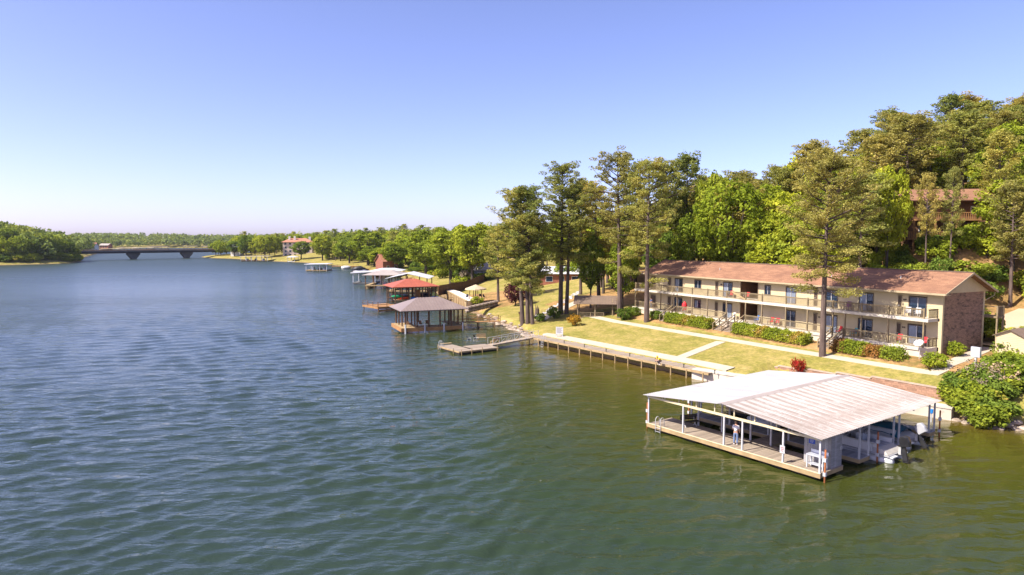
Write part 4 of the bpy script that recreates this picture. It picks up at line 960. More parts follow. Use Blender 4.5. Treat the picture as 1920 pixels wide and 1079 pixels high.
# birdhouse post and stump by the leaning pines
p = on(974, 603); t = thing('birdhouse', 'brown birdhouse on a post beside the leaning pines', 'birdhouse', p); MB().box(-.05, .05, -.05, .05, -.1, 1.3).build('post', 'brown_wood', t); MB().prism([(-.16, -.14), (.16, -.14), (.16, .14), (-.16, .14)], 1.3, 1.65).build('box', 'brown_wood', t); MB().bar((-.22, 0, 1.68), (.22, 0, 1.68), .4, .05).build('roof', 'brown_shingles', t)
p = on(1007, 592); t = thing('tree_stump', 'dark splintered tree stump on the sunny slope', 'stump', p); MB().tube([(0, 0, -.2), (0, 0, .6), (.05, 0, 1.2)], [.55, .42, .36], 9).build('bole', 'trunk', t)
for k in range(5): a = k * 1.26; MB().tube([(.25 * math.cos(a), .25 * math.sin(a), 1.1), (.3 * math.cos(a), .3 * math.sin(a), 1.6 + .35 * (k % 3))], [.13, .02], 5).build('splinter', 'trunk', t)
p = on(1021, 590); t = thing('wire_planter', 'thin wire garden frame beside the dark stump', 'planter', p)
for x in (-.5, .5): MB().tube([(x, 0, 0), (x, 0, .95)], .02, 5).build('upright', 'rust', t)
for z in (.5, .93): MB().tube([(-.5, 0, z), (.5, 0, z)], .02, 5).build('crossbar', 'rust', t)
# ---------------------------------------------------------------- trees and shrubs
def leafset(C, size, rng, up=.6, asp=.6, out=None, ob=.8):
    """one small quad per row of C, turned up and outwards"""
    n = len(C); N = rng.normal(size=(n, 3)); N[:, 2] += up
    if out is not None: N += out * ob
    N /= np.linalg.norm(N, axis=1)[:, None] + 1e-9
    T = np.cross(N, rng.normal(size=(n, 3))); T /= np.linalg.norm(T, axis=1)[:, None] + 1e-9; B = np.cross(N, T)
    s = size * rng.uniform(.6, 1.35, (n, 1)); T = T * s * .5; B = B * s * asp * .5
    V = np.stack([C - T - B * .4, C - B, C + T + B * .3, C + B], 1).reshape(-1, 3)
    return V
def quads_for(nv): return np.arange(nv).reshape(-1, 4)
def pine_mesh(seed, Ht, Rad, cb, nb, pads, nl, leaf, mat, pad=.95, lean=0, low=()):
    rng = np.random.default_rng(seed); tb = MB(); lx, ly = lean * Ht, rng.uniform(-.01, .01) * Ht
    def axis(t): return np.array([lx * t + .12 * math.sin(3 * t + seed), ly * t + .12 * math.cos(2.4 * t + seed), Ht * t])
    r0 = .0135 * Ht + .06
    tb.tube([axis(t) - (0, 0, .4 if t == 0 else 0) for t in np.linspace(0, .97, 9)], [r0 * 1.2, r0, r0 * .9, r0 * .8, r0 * .68, r0 * .55, r0 * .4, r0 * .24, .04], 8)
    Cs = []; az = rng.uniform(0, 6)
    lv = [cb + (1 - cb) * ((k + rng.uniform(0, .8)) / nb) ** .9 for k in range(nb)]
    for k, t in enumerate(list(lv) + list(low)):
        q = max(0, (t - cb) / (1 - cb)); az += 2.4 + rng.uniform(-.5, .5)
        prof = (.62 + .75 * q) if q < .45 else (.96 * math.sqrt(max(.02, 1 - ((q - .45) / .58) ** 2)))
        L = Rad * prof * rng.uniform(.55, 1.12); el = -.12 + .85 * q + rng.uniform(-.15, .15)
        d = np.array([math.cos(az) * math.cos(el), math.sin(az) * math.cos(el), math.sin(el)])
        p0 = axis(min(t, .97)); pm = p0 + d * L * .55 + (0, 0, -.03 * L); p1 = p0 + d * L + (0, 0, .10 * L)
        tb.tube([p0, pm, p1], [.02 + .018 * L, .012 + .010 * L, .012], 4, False)
        for j in range(pads):
            f = .38 + .62 * (j + rng.uniform(.2, .8)) / pads; c = p0 + (pm - p0) * min(1, f / .55) if f < .55 else pm + (p1 - pm) * (f - .55) / .45
            c = c + rng.normal(size=3) * (.22 * pad, .22 * pad, .12 * pad); r = pad * rng.uniform(.65, 1.25) * (1 - .25 * q)
            X = rng.normal(size=(nl, 3)); X /= np.linalg.norm(X, axis=1)[:, None]; X *= rng.uniform(.35, 1, (nl, 1)) ** .5
            Cs.append(c + X * (r, r, r * .42) + (0, 0, .15 * r))
    for j in range(max(3, pads)):
        X = rng.normal(size=(nl, 3)) * .5; Cs.append(axis(1) + X * (pad, pad, pad * .7) + rng.normal(size=3) * .4)
    C = np.concatenate(Cs); V = leafset(C, leaf, rng, 1.5, .42)
    return tb.mesh('trunk', 'trunk'), np_mesh('crown', V, quads_for(len(V)), mat)
def leafy_mesh(seed, Ht, Rad, cb, nc, nl, leaf, mat, clump=1.2, squash=1.0, trunk='trunk_leafy'):
    rng = np.random.default_rng(seed); tb = MB(); c0 = np.array([0, 0, Ht * (cb + (1 - cb) * .5)]); rz = Ht * (1 - cb) * .5 * squash
    r0 = .018 * Ht + .05; fork = Ht * (cb * .9 + .06)
    tb.tube([(0, 0, -.4), (.05, 0, fork * .5), (0, .05, fork), (0, 0, Ht * .72)], [r0 * 1.25, r0, r0 * .85, r0 * .25], 8)
    Cs = []; Os = []; lump = [(rng.normal(size=3), rng.uniform(.75, 1.12)) for _ in range(9)]
    for k in range(nc):
        d = rng.normal(size=3); d[2] = d[2] * .9 + .12; d /= np.linalg.norm(d)
        s = np.mean([1 + .28 * math.tanh(2 * np.dot(d, l[0])) * (l[1] - .9) * 4 for l in lump]); f = rng.uniform(.5, 1) ** .6 * s
        c = c0 + d * f * (Rad, Rad, rz) * (1 if d[2] > -.2 else .85); cr = clump * rng.uniform(.6, 1.3)
        if k % 6 == 0: tb.tube([(0, 0, fork * rng.uniform(.8, 1.3)), tuple(c * .55 + np.array([0, 0, fork]) * .45), tuple(c)], [r0 * .42, r0 * .24, .02], 5, False)
        X = rng.normal(size=(nl, 3)); X /= np.linalg.norm(X, axis=1)[:, None]; rr_ = rng.uniform(.3, 1, (nl, 1)) ** .5
        Cs.append(c + X * rr_ * cr * (1, 1, .75)); Os.append(X + d * .6)
    V = leafset(np.concatenate(Cs), leaf, rng, .9, .75, np.concatenate(Os), .7)
    return tb.mesh('trunk', trunk), np_mesh('crown', V, quads_for(len(V)), mat)
def plant(pair, name, label, cat, loc, s=1.0, rz=0.0, group=None, sz=None):
    t = thing(name, label, cat, loc, rz, group); t.scale = (s, s, sz or s)
    put('trunk', pair[0], t); put('crown', pair[1], t); return t
rt = random.Random(77)
def in_house(p):
    h = PD(1702, 447, 104); dx, dy = p.x - h.x, p.y - h.y; c, s = math.cos(R(8)), math.sin(R(8)); lx, ly = dx * c - dy * s, dx * s + dy * c
    return -2 < lx < 15 and -3.6 < ly < 9.5
# --- the tall pines by the water and the motel
def height_for(p, ytop): return PD(960, ytop, p.y).z - p.z
HP = [  # foot pixel, top y, radius, crown base, branches, pads, material, lean, low branches, label
    ((979, 607), 352, 4.6, .30, 46, 4, 'pine_needles', -.035, (), 'leaning lakeside pine with the lowest boughs over the riprap bank'),
    ((990, 607), 345, 4.2, .34, 44, 4, 'pine_dark', -.005, (), 'middle pine of the leaning lakeside clump'),
    ((1000, 608), 400, 3.6, .30, 36, 4, 'pine_needles', -.06, (), 'shorter pine on the lawn side of the lakeside clump'),
    ((1052, 590), 303, 4.8, .40, 44, 4, 'pine_needles', .0, (), 'tall straight pine of the pair behind the pavilion corner'),
    ((1062, 589), 350, 4.2, .42, 38, 4, 'pine_dark', .02, (), 'second pine of the pair behind the pavilion corner'),
    ((1161, 596), 285, 4.9, .46, 40, 4, 'pine_brown', -.02, (.36, .31), 'tallest brownish pine with an open crown beside the pavilion'),
    ((1122, 572), 345, 3.8, .40, 34, 4, 'pine_brown', -.03, (), 'slim brownish pine rising behind the pavilion roof'),
    ((1212, 604), 296, 4.6, .42, 42, 4, 'pine_needles', .01, (.33, .28, .24), 'pine standing at the far end of the motel'),
    ((1543, 668), 292, 6.3, .42, 50, 5, 'pine_brown', .0, (.37, .35), 'broad brownish pine in front of the motel gallery')]
for k, (px, yt, rad, cb, nb, pads, mat, lean, low, lab) in enumerate(HP):
    p = on(*px); h = height_for(p, yt) * .95; nl = 95 if k < 8 else 115
    pr = pine_mesh(40 + k, h, rad * (1.3 if k < 8 else 1.0), cb, nb + 14, pads, nl, (.31 if k < 8 else .25), mat, 1.02, lean, low)
    plant(pr, 'pine_tree', lab, 'pine tree', p, 1, 0, 'tall pines by the motel')
# --- tree kinds for the slopes
PK = [pine_mesh(s, 20, 5.3, .34 + .05 * (s % 3), 44, 4, 66, .44, m, 1.2) for s, m in ((1, 'pine_needles'), (2, 'pine_dark'), (3, 'pine_needles'), (4, 'pine_brown'))]
LK = [leafy_mesh(s, 14, 4.6, .2, 120, 60, .46, m, 1.05) for s, m in ((11, 'oak_leaves'), (12, 'bright_leaves'), (13, 'oak_leaves'), (14, 'deep_leaves'))]
BK = [leafy_mesh(s, 2.4, 1.7, .05, 34, 46, .30, m, .62) for s, m in ((21, 'oak_leaves'), (22, 'bright_leaves'), (23, 'deep_leaves'), (24, 'hedge_leaves'))]
FP_ = [pine_mesh(s, 19, 4.2, .34, 22, 3, 22, .95, m, 1.45) for s, m in ((31, 'pine_needles'), (32, 'pine_dark'))]
FL = [leafy_mesh(s, 14, 5.2, .08, 74, 34, .85, m, 1.6) for s, m in ((41, 'oak_leaves'), (42, 'bright_leaves'), (43, 'deep_leaves'))]
placed = []
def free(p, d):
    if any((p.x - q[0]) ** 2 + (p.y - q[1]) ** 2 < d * d for q in placed): return False
    placed.append((p.x, p.y)); return True
# --- single leafy trees that stand out: foot pixel or (px, depth), top y, half width px, kind
def leafy_at(px, Y, ytop, halfw, kind, lab, name='leafy_tree', kinds=LK, h0=14, r0=4.6, cat='tree'):
    for _ in range(60):
        x = (px - 960) / FPX * Y
        if float(lake_d(np.array([x]), np.array([Y]))[0]) > 7: break
        Y *= 1.01
    z = Hs(x, Y); h = PD(px, ytop, Y).z - z; s = h / h0; w = halfw / FPX * Y / r0
    t = plant(kinds[kind], name, lab, cat, (x, Y, z), w, rt.uniform(0, 6), None, s); placed.append((x, Y)); return t
leafy_at(1372, 112, 335, 62, 1, 'bright green maple rising behind the middle of the motel roof')
leafy_at(1430, 124, 345, 48, 1, 'yellow green tree behind the bright maple')
leafy_at(1336, 126, 318, 36, 0, 'mid green tree behind the far half of the motel')
leafy_at(1662, 98, 308, 40, 1, 'bright lime tree left of the brown hillside house')
leafy_at(1500, 132, 290, 44, 1, 'yellow green tree behind the broad motel pine')
leafy_at(1750, 150, 232, 44, 1, 'lime tree among the hilltop pines')
leafy_at(1108, 122, 440, 26, 3, 'dark ivy clad tree behind the pavilion')
leafy_at(1168, 118, 455, 30, 0, 'leafy tree between the pavilion and the motel')
leafy_at(1240, 122, 420, 34, 3, 'dark leafy tree behind the far end of the motel')
leafy_at(1300, 118, 400, 36, 0, 'leafy tree shading the far end of the motel roof')
leafy_at(845, 176, 424, 46, 0, 'big rounded oak above the brown privacy fence', h0=14)
leafy_at(798, 186, 428, 40, 0, 'rounded oak on the lake side of the fence oak')
leafy_at(885, 205, 415, 40, 0, 'oak behind the small grey house')
leafy_at(780, 190, 502, 20, 3, 'low spreading green tree beside the red roofed dock')
leafy_at(710, 262, 470, 22, 1, 'lime green tree by the grey roofed boathouse')
leafy_at(740, 250, 455, 24, 0, 'leafy tree behind the white roofed shelter')
leafy_at(690, 300, 432, 34, 0, 'dense round oak on the far lawn')
leafy_at(655, 330, 440, 24, 3, 'dark round tree on the far lawn')
leafy_at(497, 470, 440, 20, 0, 'tall leafy tree on the shore beside the stucco house'); leafy_at(462, 500, 441, 15, 3, 'dark cedar like tree on the point'); leafy_at(440, 520, 452, 14, 3, 'dark tree at the bridge end of the point')
leafy_at(565, 440, 452, 18, 3, 'dark tree in front of the stucco house'); leafy_at(605, 430, 440, 20, 0, 'leafy tree on the lake side lawn of the stucco house')
leafy_at(1132, 138, 405, 38, 1, 'lime green tree filling the gap behind the pavilion'); leafy_at(1192, 142, 385, 44, 0, 'mid green tree behind the two pines at the far motel end'); leafy_at(1262, 136, 372, 42, 1, 'lime green tree above the far end of the motel roof'); leafy_at(1018, 205, 425, 44, 0, 'broad oak behind the brick house'); leafy_at(1075, 200, 415, 44, 1, 'lime oak behind the brick house')
for px, Y, yt, kd, lab in ((1090, 142, 345, 0, 'pine behind the slim brownish pavilion pine'), (1183, 137, 325, 2, 'bushy pine between the two tall pines at the far motel end'), (1248, 128, 312, 0, 'olive pine above the far motel roof end'), (1284, 133, 296, 1, 'tall dark pine behind the far half of the motel'), (935, 150, 425, 2, 'bushy pine on the slope left of the lakeside clump'), (1312, 140, 335, 3, 'brownish pine beside the tall dark pine')):
    x = (px - 960) / FPX * Y; z = Hs(x, Y); h = PD(px, yt, Y).z - z; plant(PK[kd], 'pine_tree', lab, 'pine tree', (x, Y, z), .95, px, 'pines behind the motel end', h / 20.6); placed.append((x, Y))
# --- wooded slope behind the motel
n = 0
for k in range(4000):
    u, v = rt.uniform(-34, 74), rt.uniform(13.5, 118)
    if u > 30 and v < 33: continue
    if u < 34 and v < 20 and u > 6 and rt.random() < .6: continue
    p = uv(u, v); px = 960 + FPX * p.x / p.y
    if px > 2150 or p.y < 60: continue
    if in_house(p) or (1645 < px < 1880 and p.y < 107): continue
    if not free(p, 4.3 + .02 * v): continue
    p.z = Hs(p.x, p.y); back = v > 55
    where = 'on the hilltop' if v > 70 else ('high behind the brown hillside house' if u > 14 and v > 40 else ('above the parking lot' if u > 34 else ('on the slope right behind the motel' if v < 36 and u > 0 else ('halfway up the wooded hill' if u > 0 else 'on the slope behind the pavilion'))))
    if rt.random() < (.7 if back else .5):
        i = rt.randrange(4); plant(PK[i], 'pine_tree', ('olive green', 'dark green', 'bushy olive', 'brownish')[i] + ' pine ' + where, 'pine tree', p, rt.uniform(.85, 1.1), rt.uniform(0, 6), 'pines on the wooded slope', rt.uniform(.68, .92))
    else:
        i = rt.choice((0, 1, 1, 1, 2)); plant(LK[i], 'leafy_tree', ('mid green', 'lime green', 'round mid green', 'dark green')[i] + ' leafy tree ' + where, 'tree', p, rt.uniform(.75, 1.05), rt.uniform(0, 6), 'leafy trees on the wooded slope', rt.uniform(.72, 1.02))
    n += 1
    if n > 215: break
for px, Y in ((1735, 95), (1781, 94), (1866, 97), (1898, 90)):
    x = (px - 960) / FPX * Y; plant(PK[(px // 7) % 4], 'pine_tree', ('slim pine before the middle of the brown hillside house', 'slim pine before the deck of the brown hillside house', 'full pine at the parking lot side of the brown house', 'full pine on the bank above the garden shed')[(1735, 1781, 1866, 1898).index(px)], 'pine tree', (x, Y, Hs(x, Y)), .36 if px < 1800 else .7, px, 'pines before the hillside house', .66 if px < 1800 else .8); placed.append((x, Y))
# --- shrubs on the bank right behind the motel roof
n = 0
for k in range(900):
    u, v = rt.uniform(0, 52), rt.uniform(11.5, 24)
    if u > 34 and v > 13: continue
    p = uv(u, v)
    if not free(p, 1.9): continue
    p.z = Hs(p.x, p.y) - .1; plant(rt.choice(BK), 'shrub', 'wild shrub on the bank behind the motel', 'shrub', p, rt.uniform(.7, 1.3), rt.uniform(0, 6), 'shrubs behind the motel', rt.uniform(.8, 1.6)); n += 1
    if n > 85: break
n = 0
for k in range(7000):
    u, v = rt.uniform(14, 78), rt.uniform(24, 62); p = uv(u, v); px = 960 + FPX * p.x / p.y
    if (u > 41 and v < 31.5) or px > 1990 or in_house(p): continue
    if not free(p, 2.3): continue
    p.z = Hs(p.x, p.y) - .1; i = rt.randrange(4); plant(BK[i], 'shrub', ('mid green', 'lime green', 'dark green', 'yellowish')[i] + (' shrub below the brown hillside house' if u < 36 else ' shrub on the earth bank above the parking lot'), 'shrub', p, rt.uniform(.8, 1.4), rt.uniform(0, 6), 'shrubs on the upper slope', rt.uniform(.8, 1.5)); n += 1
    if n > 120: break
# --- bushes on the bank at the right edge
for k in range(44):
    f = rt.random(); p = P(1798 + 145 * f, 788 - rt.uniform(0, 42) - rt.uniform(0, 45) * (f > .5), .9)
    if p.x < SW0.x + .8 and p.y < SW0.y + 6: continue
    z = Hs(p.x, p.y)
    if z < -.2: continue
    i = rt.choice((0, 1, 2, 2, 3)); plant(BK[i], 'bank_bush', ('mid green', 'lime green', 'dark green', 'yellowish green')[i] + ' bush overhanging the lake at the seawall end', 'bush', (p.x, p.y, max(0, z) - .2), rt.uniform(.75, 1.15), rt.uniform(0, 6), 'bushes at the seawall end', rt.uniform(.55, .95))
bare = leafy_mesh(25, 2.2, 1.3, .1, 26, 14, .2, 'dry_twigs', .5)
for k, (px, py) in enumerate(((1825, 722), (1848, 735), (1882, 728))):
    p = on(px, py); plant(bare, 'dry_bush', 'bare greyish twiggy bush among the green bank bushes', 'bush', p, 1, k, 'dry bushes on the bank')
# --- hedges and shrubs in front of the motel
def hedge(label, u0, u1, v0, v1, h, mat, seed, cat='hedge', rough=.10, leaf=.2, dens=190, name='hedge'):
    rng = np.random.default_rng(seed); p = uv(u0, v0); L, D = u1 - u0, v1 - v0; zb = Hs(*uv((u0 + u1) / 2, (v0 + v1) / 2)[:2])
    t = thing(name, label, cat, (p.x, p.y, zb), MROT); area = L * D + 2 * (L + D) * h; n = int(area * dens); pts = []; nor = []
    w = np.array([L * D * 1.3, L * h, L * h, D * h, D * h]); f = rng.choice(5, n, p=w / w.sum()); a, b = rng.random(n), rng.random(n)
    X = np.where(f < 3, a * L, np.where(f == 3, 0, L)); Y_ = np.where(f == 0, b * D, np.where(f == 1, 0, np.where(f == 2, D, a * D))); Z = np.where(f == 0, h, b * h)
    C = np.stack([X, Y_, Z], 1); lump = .16 * np.sin(X * 2.3 + seed) * np.cos(Y_ * 2 + X) ; C[:, 2] *= 1 + lump * .7
    cen = np.array([L / 2, D / 2, h / 2]); o = np.stack([(f == 4) * 1. - (f == 3), (f == 2) * 1. - (f == 1), (f == 0) * 1.], 1)
    rnd_ = 1 - .22 * np.clip((C[:, 2] / h - .6) / .4, 0, 1); C[:, 0] = L / 2 + (C[:, 0] - L / 2) * rnd_ ** (.15 if L > 2.5 else 1); C[:, 1] = D / 2 + (C[:, 1] - D / 2) * rnd_
    C += rng.normal(size=C.shape) * rough - o * rng.exponential(.08, (n, 1)); C[:, 2] = np.maximum(C[:, 2], .03)
    V = leafset(C, leaf, rng, .3, .7, o, 1.0); put('foliage', np_mesh('foliage', V, quads_for(len(V)), mat), t)
    mb = MB()
    for k in range(max(2, int(L / .7))): x = (k + .5) * L / max(2, int(L / .7)); mb.tube([(x, D / 2, -.2), (x + .1, D / 2, h * .5), (x - .1, D / 2 + .1, h * .8)], [.05, .04, .02], 5)
    tag(mb.build('stem', 'trunk_leafy', t), kind='stuff'); return t
def hu(px, v=-2.6): return u_at(px, v)
hedge('long clipped yellow green hedge between the narrow and the wide stairs', PU[3] + .5, PU[6] - .6, -2.9, -1.3, 1.25, 'hedge_leaves', 1)
hedge('clipped hedge with reddish side just past the wide stairs', PU[7] + .5, PU[9] - .8, -2.9, -1.3, 1.25, 'hedge_leaves', 2)
hedge('clipped hedge ending behind the pine in front of the motel', PU[9] - .7, PU[11] - 1.6, -3.0, -1.3, 1.2, 'hedge_leaves', 3)
hedge('rounded red and green bush beside the grey stairs', PU[12] + .7, PU[12] + 2.3, -3.0, -1.7, 1.2, 'red_hedge', 4, 'bush', name='bush')
hedge('clipped box shaped green bush near the satellite dish', PU[13] - .3, PU[13] + 2.6, -3.1, -1.6, 1.25, 'hedge_leaves', 5, 'bush', name='bush')
hedge('brownish red clipped bush between green ones below the gallery', PU[14] - .9, PU[14] + .9, -3.0, -1.6, 1.05, 'red_hedge', 6, 'bush', name='bush')
hedge('loose olive bush at the near motel corner', PU[14] + 1.2, PU[15] - .7, -2.9, -1.4, .95, 'oak_leaves', 7, 'bush', .22, name='bush')
hedge('dark clipped bush at the far motel corner', 1.2, 3.4, -2.6, -1.2, 1.1, 'deep_leaves', 8, 'bush', name='bush')
hedge('small dark bush beside the narrow stairs', PU[2] - 2.6, PU[2] - .7, -2.4, -1.1, 1.0, 'deep_leaves', 9, 'bush', name='bush')
def shrub(px, py, kind, s, lab, mats=None, name='shrub', sz=None, dz=0, cat='shrub', seed=0, hh=2.4):
    pr = BK[kind] if mats is None else leafy_mesh(300 + seed + px, 2.4, 1.7, .05, 34, 46, .26, mats, .6)
    p = on(px, py); p.z += dz; return plant(pr, name, lab, cat, p, s, px, None, sz)
shrub(1077, 611, 0, .72, 'golden orange bush in front of the pavilion', 'golden_leaves', sz=.75)
shrub(1040, 598, 2, .75, 'dark green bush at the pavilion corner', None, sz=.9)
shrub(966, 574, 0, 1.45, 'large maroon leaved bush on the slope', 'maroon_leaves', sz=2.0)
shrub(1082, 522, 1, 1.35, 'rounded bright green bush by the brick house', sz=2.0)
shrub(1052, 528, 0, 1.0, 'small olive tree shaped bush before the brick house', sz=1.8)
shrub(1040, 512, 0, .8, 'pink azalea beside the brick house', 'azalea', sz=.8); shrub(1022, 520, 0, .8, 'dry golden bush before the brick house', 'golden_leaves')
shrub(1496, 702, 0, .42, 'small red leaved shrub at the garden wall', 'red_leaves', sz=.72)
shrub(1752, 690, 1, .7, 'bright green bush at the motel brick corner', sz=.6); shrub(1790, 668, 1, .5, 'small lime bush against the brick end wall', sz=.6)
shrub(895, 573, 0, .8, 'pale green grassy clump near the lake bulkhead'); shrub(872, 531, 0, 1.2, 'flowering cream shrub along the privacy fence', 'dry_twigs', sz=1.6)
shrub(1170, 600, 2, .8, 'dark low bush beside the brownish pine foot'); shrub(1012, 603, 2, .6, 'low dark bush under the leaning pines')
# --- woods along the next shores: single trees, smaller with distance
n = 0; nn = {}
for k in range(9000):
    Y = 140 + 480 * rt.random() ** .8; x = rt.uniform(-290, 80); p = Vector((x, Y, 0)); px = 960 + FPX * x / Y
    if px > 1330 or px < 375: continue
    d = float(lake_d(np.array([x]), np.array([Y]))[0])
    if d < (9 if Y > 330 else 16 if Y > 240 else 20) or d > 105: continue
    if 815 < px < 1100 and Y < 215: continue
    if 522 < px < 600 and 380 < Y < 548: continue
    if d < 40 and 230 < Y < 420 and rt.random() < .4: continue
    if not free(p, 6.0 if d > 50 else 7.0): continue
    p.z = Hs(x, Y); big = rt.uniform(.75, 1.1); zone = 'on the point before the bridge' if Y > 470 else ('round the pale stucco house' if Y > 380 else ('above the far lawns' if Y > 260 else 'behind the lakeside houses'))
    if rt.random() < .25:
        i = rt.randrange(2); plant(FP_[i], 'pine_tree', ('olive', 'dark')[i] + ' pine ' + zone, 'pine tree', p, big * .95, rt.uniform(0, 6), 'distant pines along the shore', big * rt.uniform(.7, .95))
    else:
        i = rt.choice((0, 0, 1, 0, 1, 2)); plant(FL[i], 'leafy_tree', ('mid green', 'lime green', 'deep green')[i] + ' leafy tree ' + zone, 'tree', p, big, rt.uniform(0, 6), 'distant leafy trees along the shore', big * rt.uniform(.8, 1.12))
    n += 1
    if n > 330: break
print('distant trees', n)
leafy_at(702, 286, 462, 26, 0, 'leafy tree on the lake side of the brick gabled house'); leafy_at(738, 284, 452, 26, 1, 'lime green tree before the brick gabled house'); leafy_at(728, 292, 476, 14, 0, 'small tree at the wall of the brick gabled house')
n = 0
for k in range(4000):
    Y = rt.uniform(195, 470); px = rt.uniform(520, 905); x = (px - 960) / FPX * Y; d = float(lake_d(np.array([x]), np.array([Y]))[0])
    if d < 9 or d > 60 or (522 < px < 600 and Y > 380) or not free(Vector((x, Y, 0)), 3.4): continue
    i = rt.randrange(4); plant(BK[i], 'shrub', ('mid green', 'lime green', 'dark green', 'yellowish')[i] + (' shrub on the lawns above the far docks' if Y > 280 else ' shrub behind the boathouses'), 'shrub', (x, Y, Hs(x, Y) - .2), rt.uniform(1.0, 2.0), rt.uniform(0, 6), 'shrubs along the next shore', rt.uniform(.8, 1.9)); n += 1
    if n > 110: break
# --- trees on the left bank
n = 0
for px, Y, h, kind in ((-30, 415, 15, 0), (8, 418, 13, 1), (38, 425, 15, 0), (62, 432, 13, 2), (88, 440, 15, 0), (104, 452, 16, 0), (122, 462, 14, 2), (138, 474, 10, 0), (20, 440, 16, 2), (75, 455, 14, 1), (-10, 450, 17, 0), (112, 480, 12, 1), (130, 485, 11, 2)):
    x = (px - 960) / FPX * Y; plant(FL[kind], 'leafy_tree', 'leafy tree on the left bank by the bridge', 'tree', (x, Y, max(0, Hs(x, Y)) - .6), h / 12.0, px, 'trees on the left bank', h / 13)
for k in range(60):
    px = rt.uniform(-30, 152); Y = np.interp(px, [-30, 0, 60, 130, 152], [408, 412, 424, 452, 486]) + rt.uniform(0, 8); x = (px - 960) / FPX * Y; i = rt.randrange(4)
    plant(BK[i], 'bank_shrub', ('mid green', 'lime green', 'dark green', 'yellowish')[i] + ' shrub at the water under the left bank trees', 'shrub', (x, Y, max(0, Hs(x, Y)) - .3), rt.uniform(1.6, 2.6), rt.uniform(0, 6), 'shrubs along the left bank', rt.uniform(1.2, 2.4))
# --- the far wooded hills, one mass
rng = np.random.default_rng(5); Cs = []; Os = []
def mass(n, fx, leaf, nl, hmin, hmax, rad):
    out = []; on_ = []; k = 0; tries = 0
    while k < n and tries < 40 * n:
        tries += 1; x, y = fx(); d = float(lake_d(np.array([x]), np.array([y]))[0])
        if d < 6: continue
        z = Hs(x, y); h = rng.uniform(hmin, hmax); r = rad * rng.uniform(.7, 1.2); X = rng.normal(size=(nl, 3)); X /= np.linalg.norm(X, axis=1)[:, None]
        X[:, 2] = np.where(X[:, 2] < -.5, -X[:, 2], X[:, 2]); out.append(np.array([x, y, z + h * .55]) + X * (r, r, h * .45) * rng.uniform(.75, 1.05, (nl, 1))); on_.append(X); k += 1
    C = np.concatenate(out); return leafset(C, leaf, rng, .4, .8, np.concatenate(on_), .9)
def fx1():
    y = rng.uniform(430, 820); return (rng.uniform(-80, 175) - 960) / FPX * y - rng.uniform(0, 60), y
V1 = mass(620, fx1, 2.3, 60, 12, 20, 5.5)
def fx1b():
    y = rng.uniform(620, 1250); return rng.uniform(-900, -430), y
V1b = mass(420, fx1b, 3.2, 44, 11, 17, 6.5)
def fx2(): y = rng.uniform(1272, 1560); return rng.uniform(-950, 60), y
V2 = mass(760, fx2, 4.0, 36, 11, 18, 8)
def fx3(): y = rng.uniform(640, 1250); return rng.uniform(-330, 40), y
V3 = mass(330, fx3, 3.0, 40, 11, 17, 6)
def fx4():
    while True:
        y = rng.uniform(190, 640); x = rng.uniform(-170, 190)
        if float(lake_d(np.array([x]), np.array([y]))[0]) > 62 and x / y < .28: return x, y
V4 = mass(560, fx4, 1.7, 70, 10, 16, 5)
def fx5():
    while True:
        x, y = rng.uniform(-720, -325), rng.uniform(490, 1320)
        if 5 < float(lake_d(np.array([x]), np.array([y]))[0]) < 45: return x, y
V5 = mass(520, fx5, 2.5, 50, 9, 15, 5.5)
def fx6(): return rng.uniform(-700, -250), rng.uniform(1275, 1310)
V6 = mass(150, fx6, 3.2, 44, 10, 16, 7)
V = np.concatenate([V1, V1b, V2, V3, V4, V5, V6]); o = put('far_woods', np_mesh('far_woods', V, quads_for(len(V)), 'far_leaves')); tag(o, 'hazy green woods covering the far hills round the lake', 'woods', None, 'stuff')
# ---------------------------------------------------------------- lakeside docks and houses along the next shore
def hip(mb, x0, x1, y0, y1, E, G, inset, th=.1):
    w = (y1 - y0) / 2; ym = (y0 + y1) / 2
    return mb.add([(x0, y0, E), (x1, y0, E), (x1, y1, E), (x0, y1, E), (x0 + inset, ym, G), (x1 - inset, ym, G), (x0, y0, E - th), (x1, y0, E - th), (x1, y1, E - th), (x0, y1, E - th)],
                  [(0, 1, 5, 4), (1, 2, 5), (2, 3, 4, 5), (3, 0, 4), (6, 7, 1, 0), (7, 8, 2, 1), (8, 9, 3, 2), (9, 6, 0, 3), (9, 8, 7, 6)])
def seams(t, x0, x1, y0, y1, E, G, inset, step, m):
    ym = (y0 + y1) / 2; n = int((x1 - x0) / step)
    for k in range(1, n):
        x = x0 + k * (x1 - x0) / n; f = min(1, (x - x0) / inset, (x1 - x) / inset) if inset > 0 else 1; yt = y0 + (ym - y0) * f; zt = E + (G - E) * f
        MB().bar((x, y0, E + .02), (x, yt, zt + .02), .05, .05).build('roof_seam', m, t)
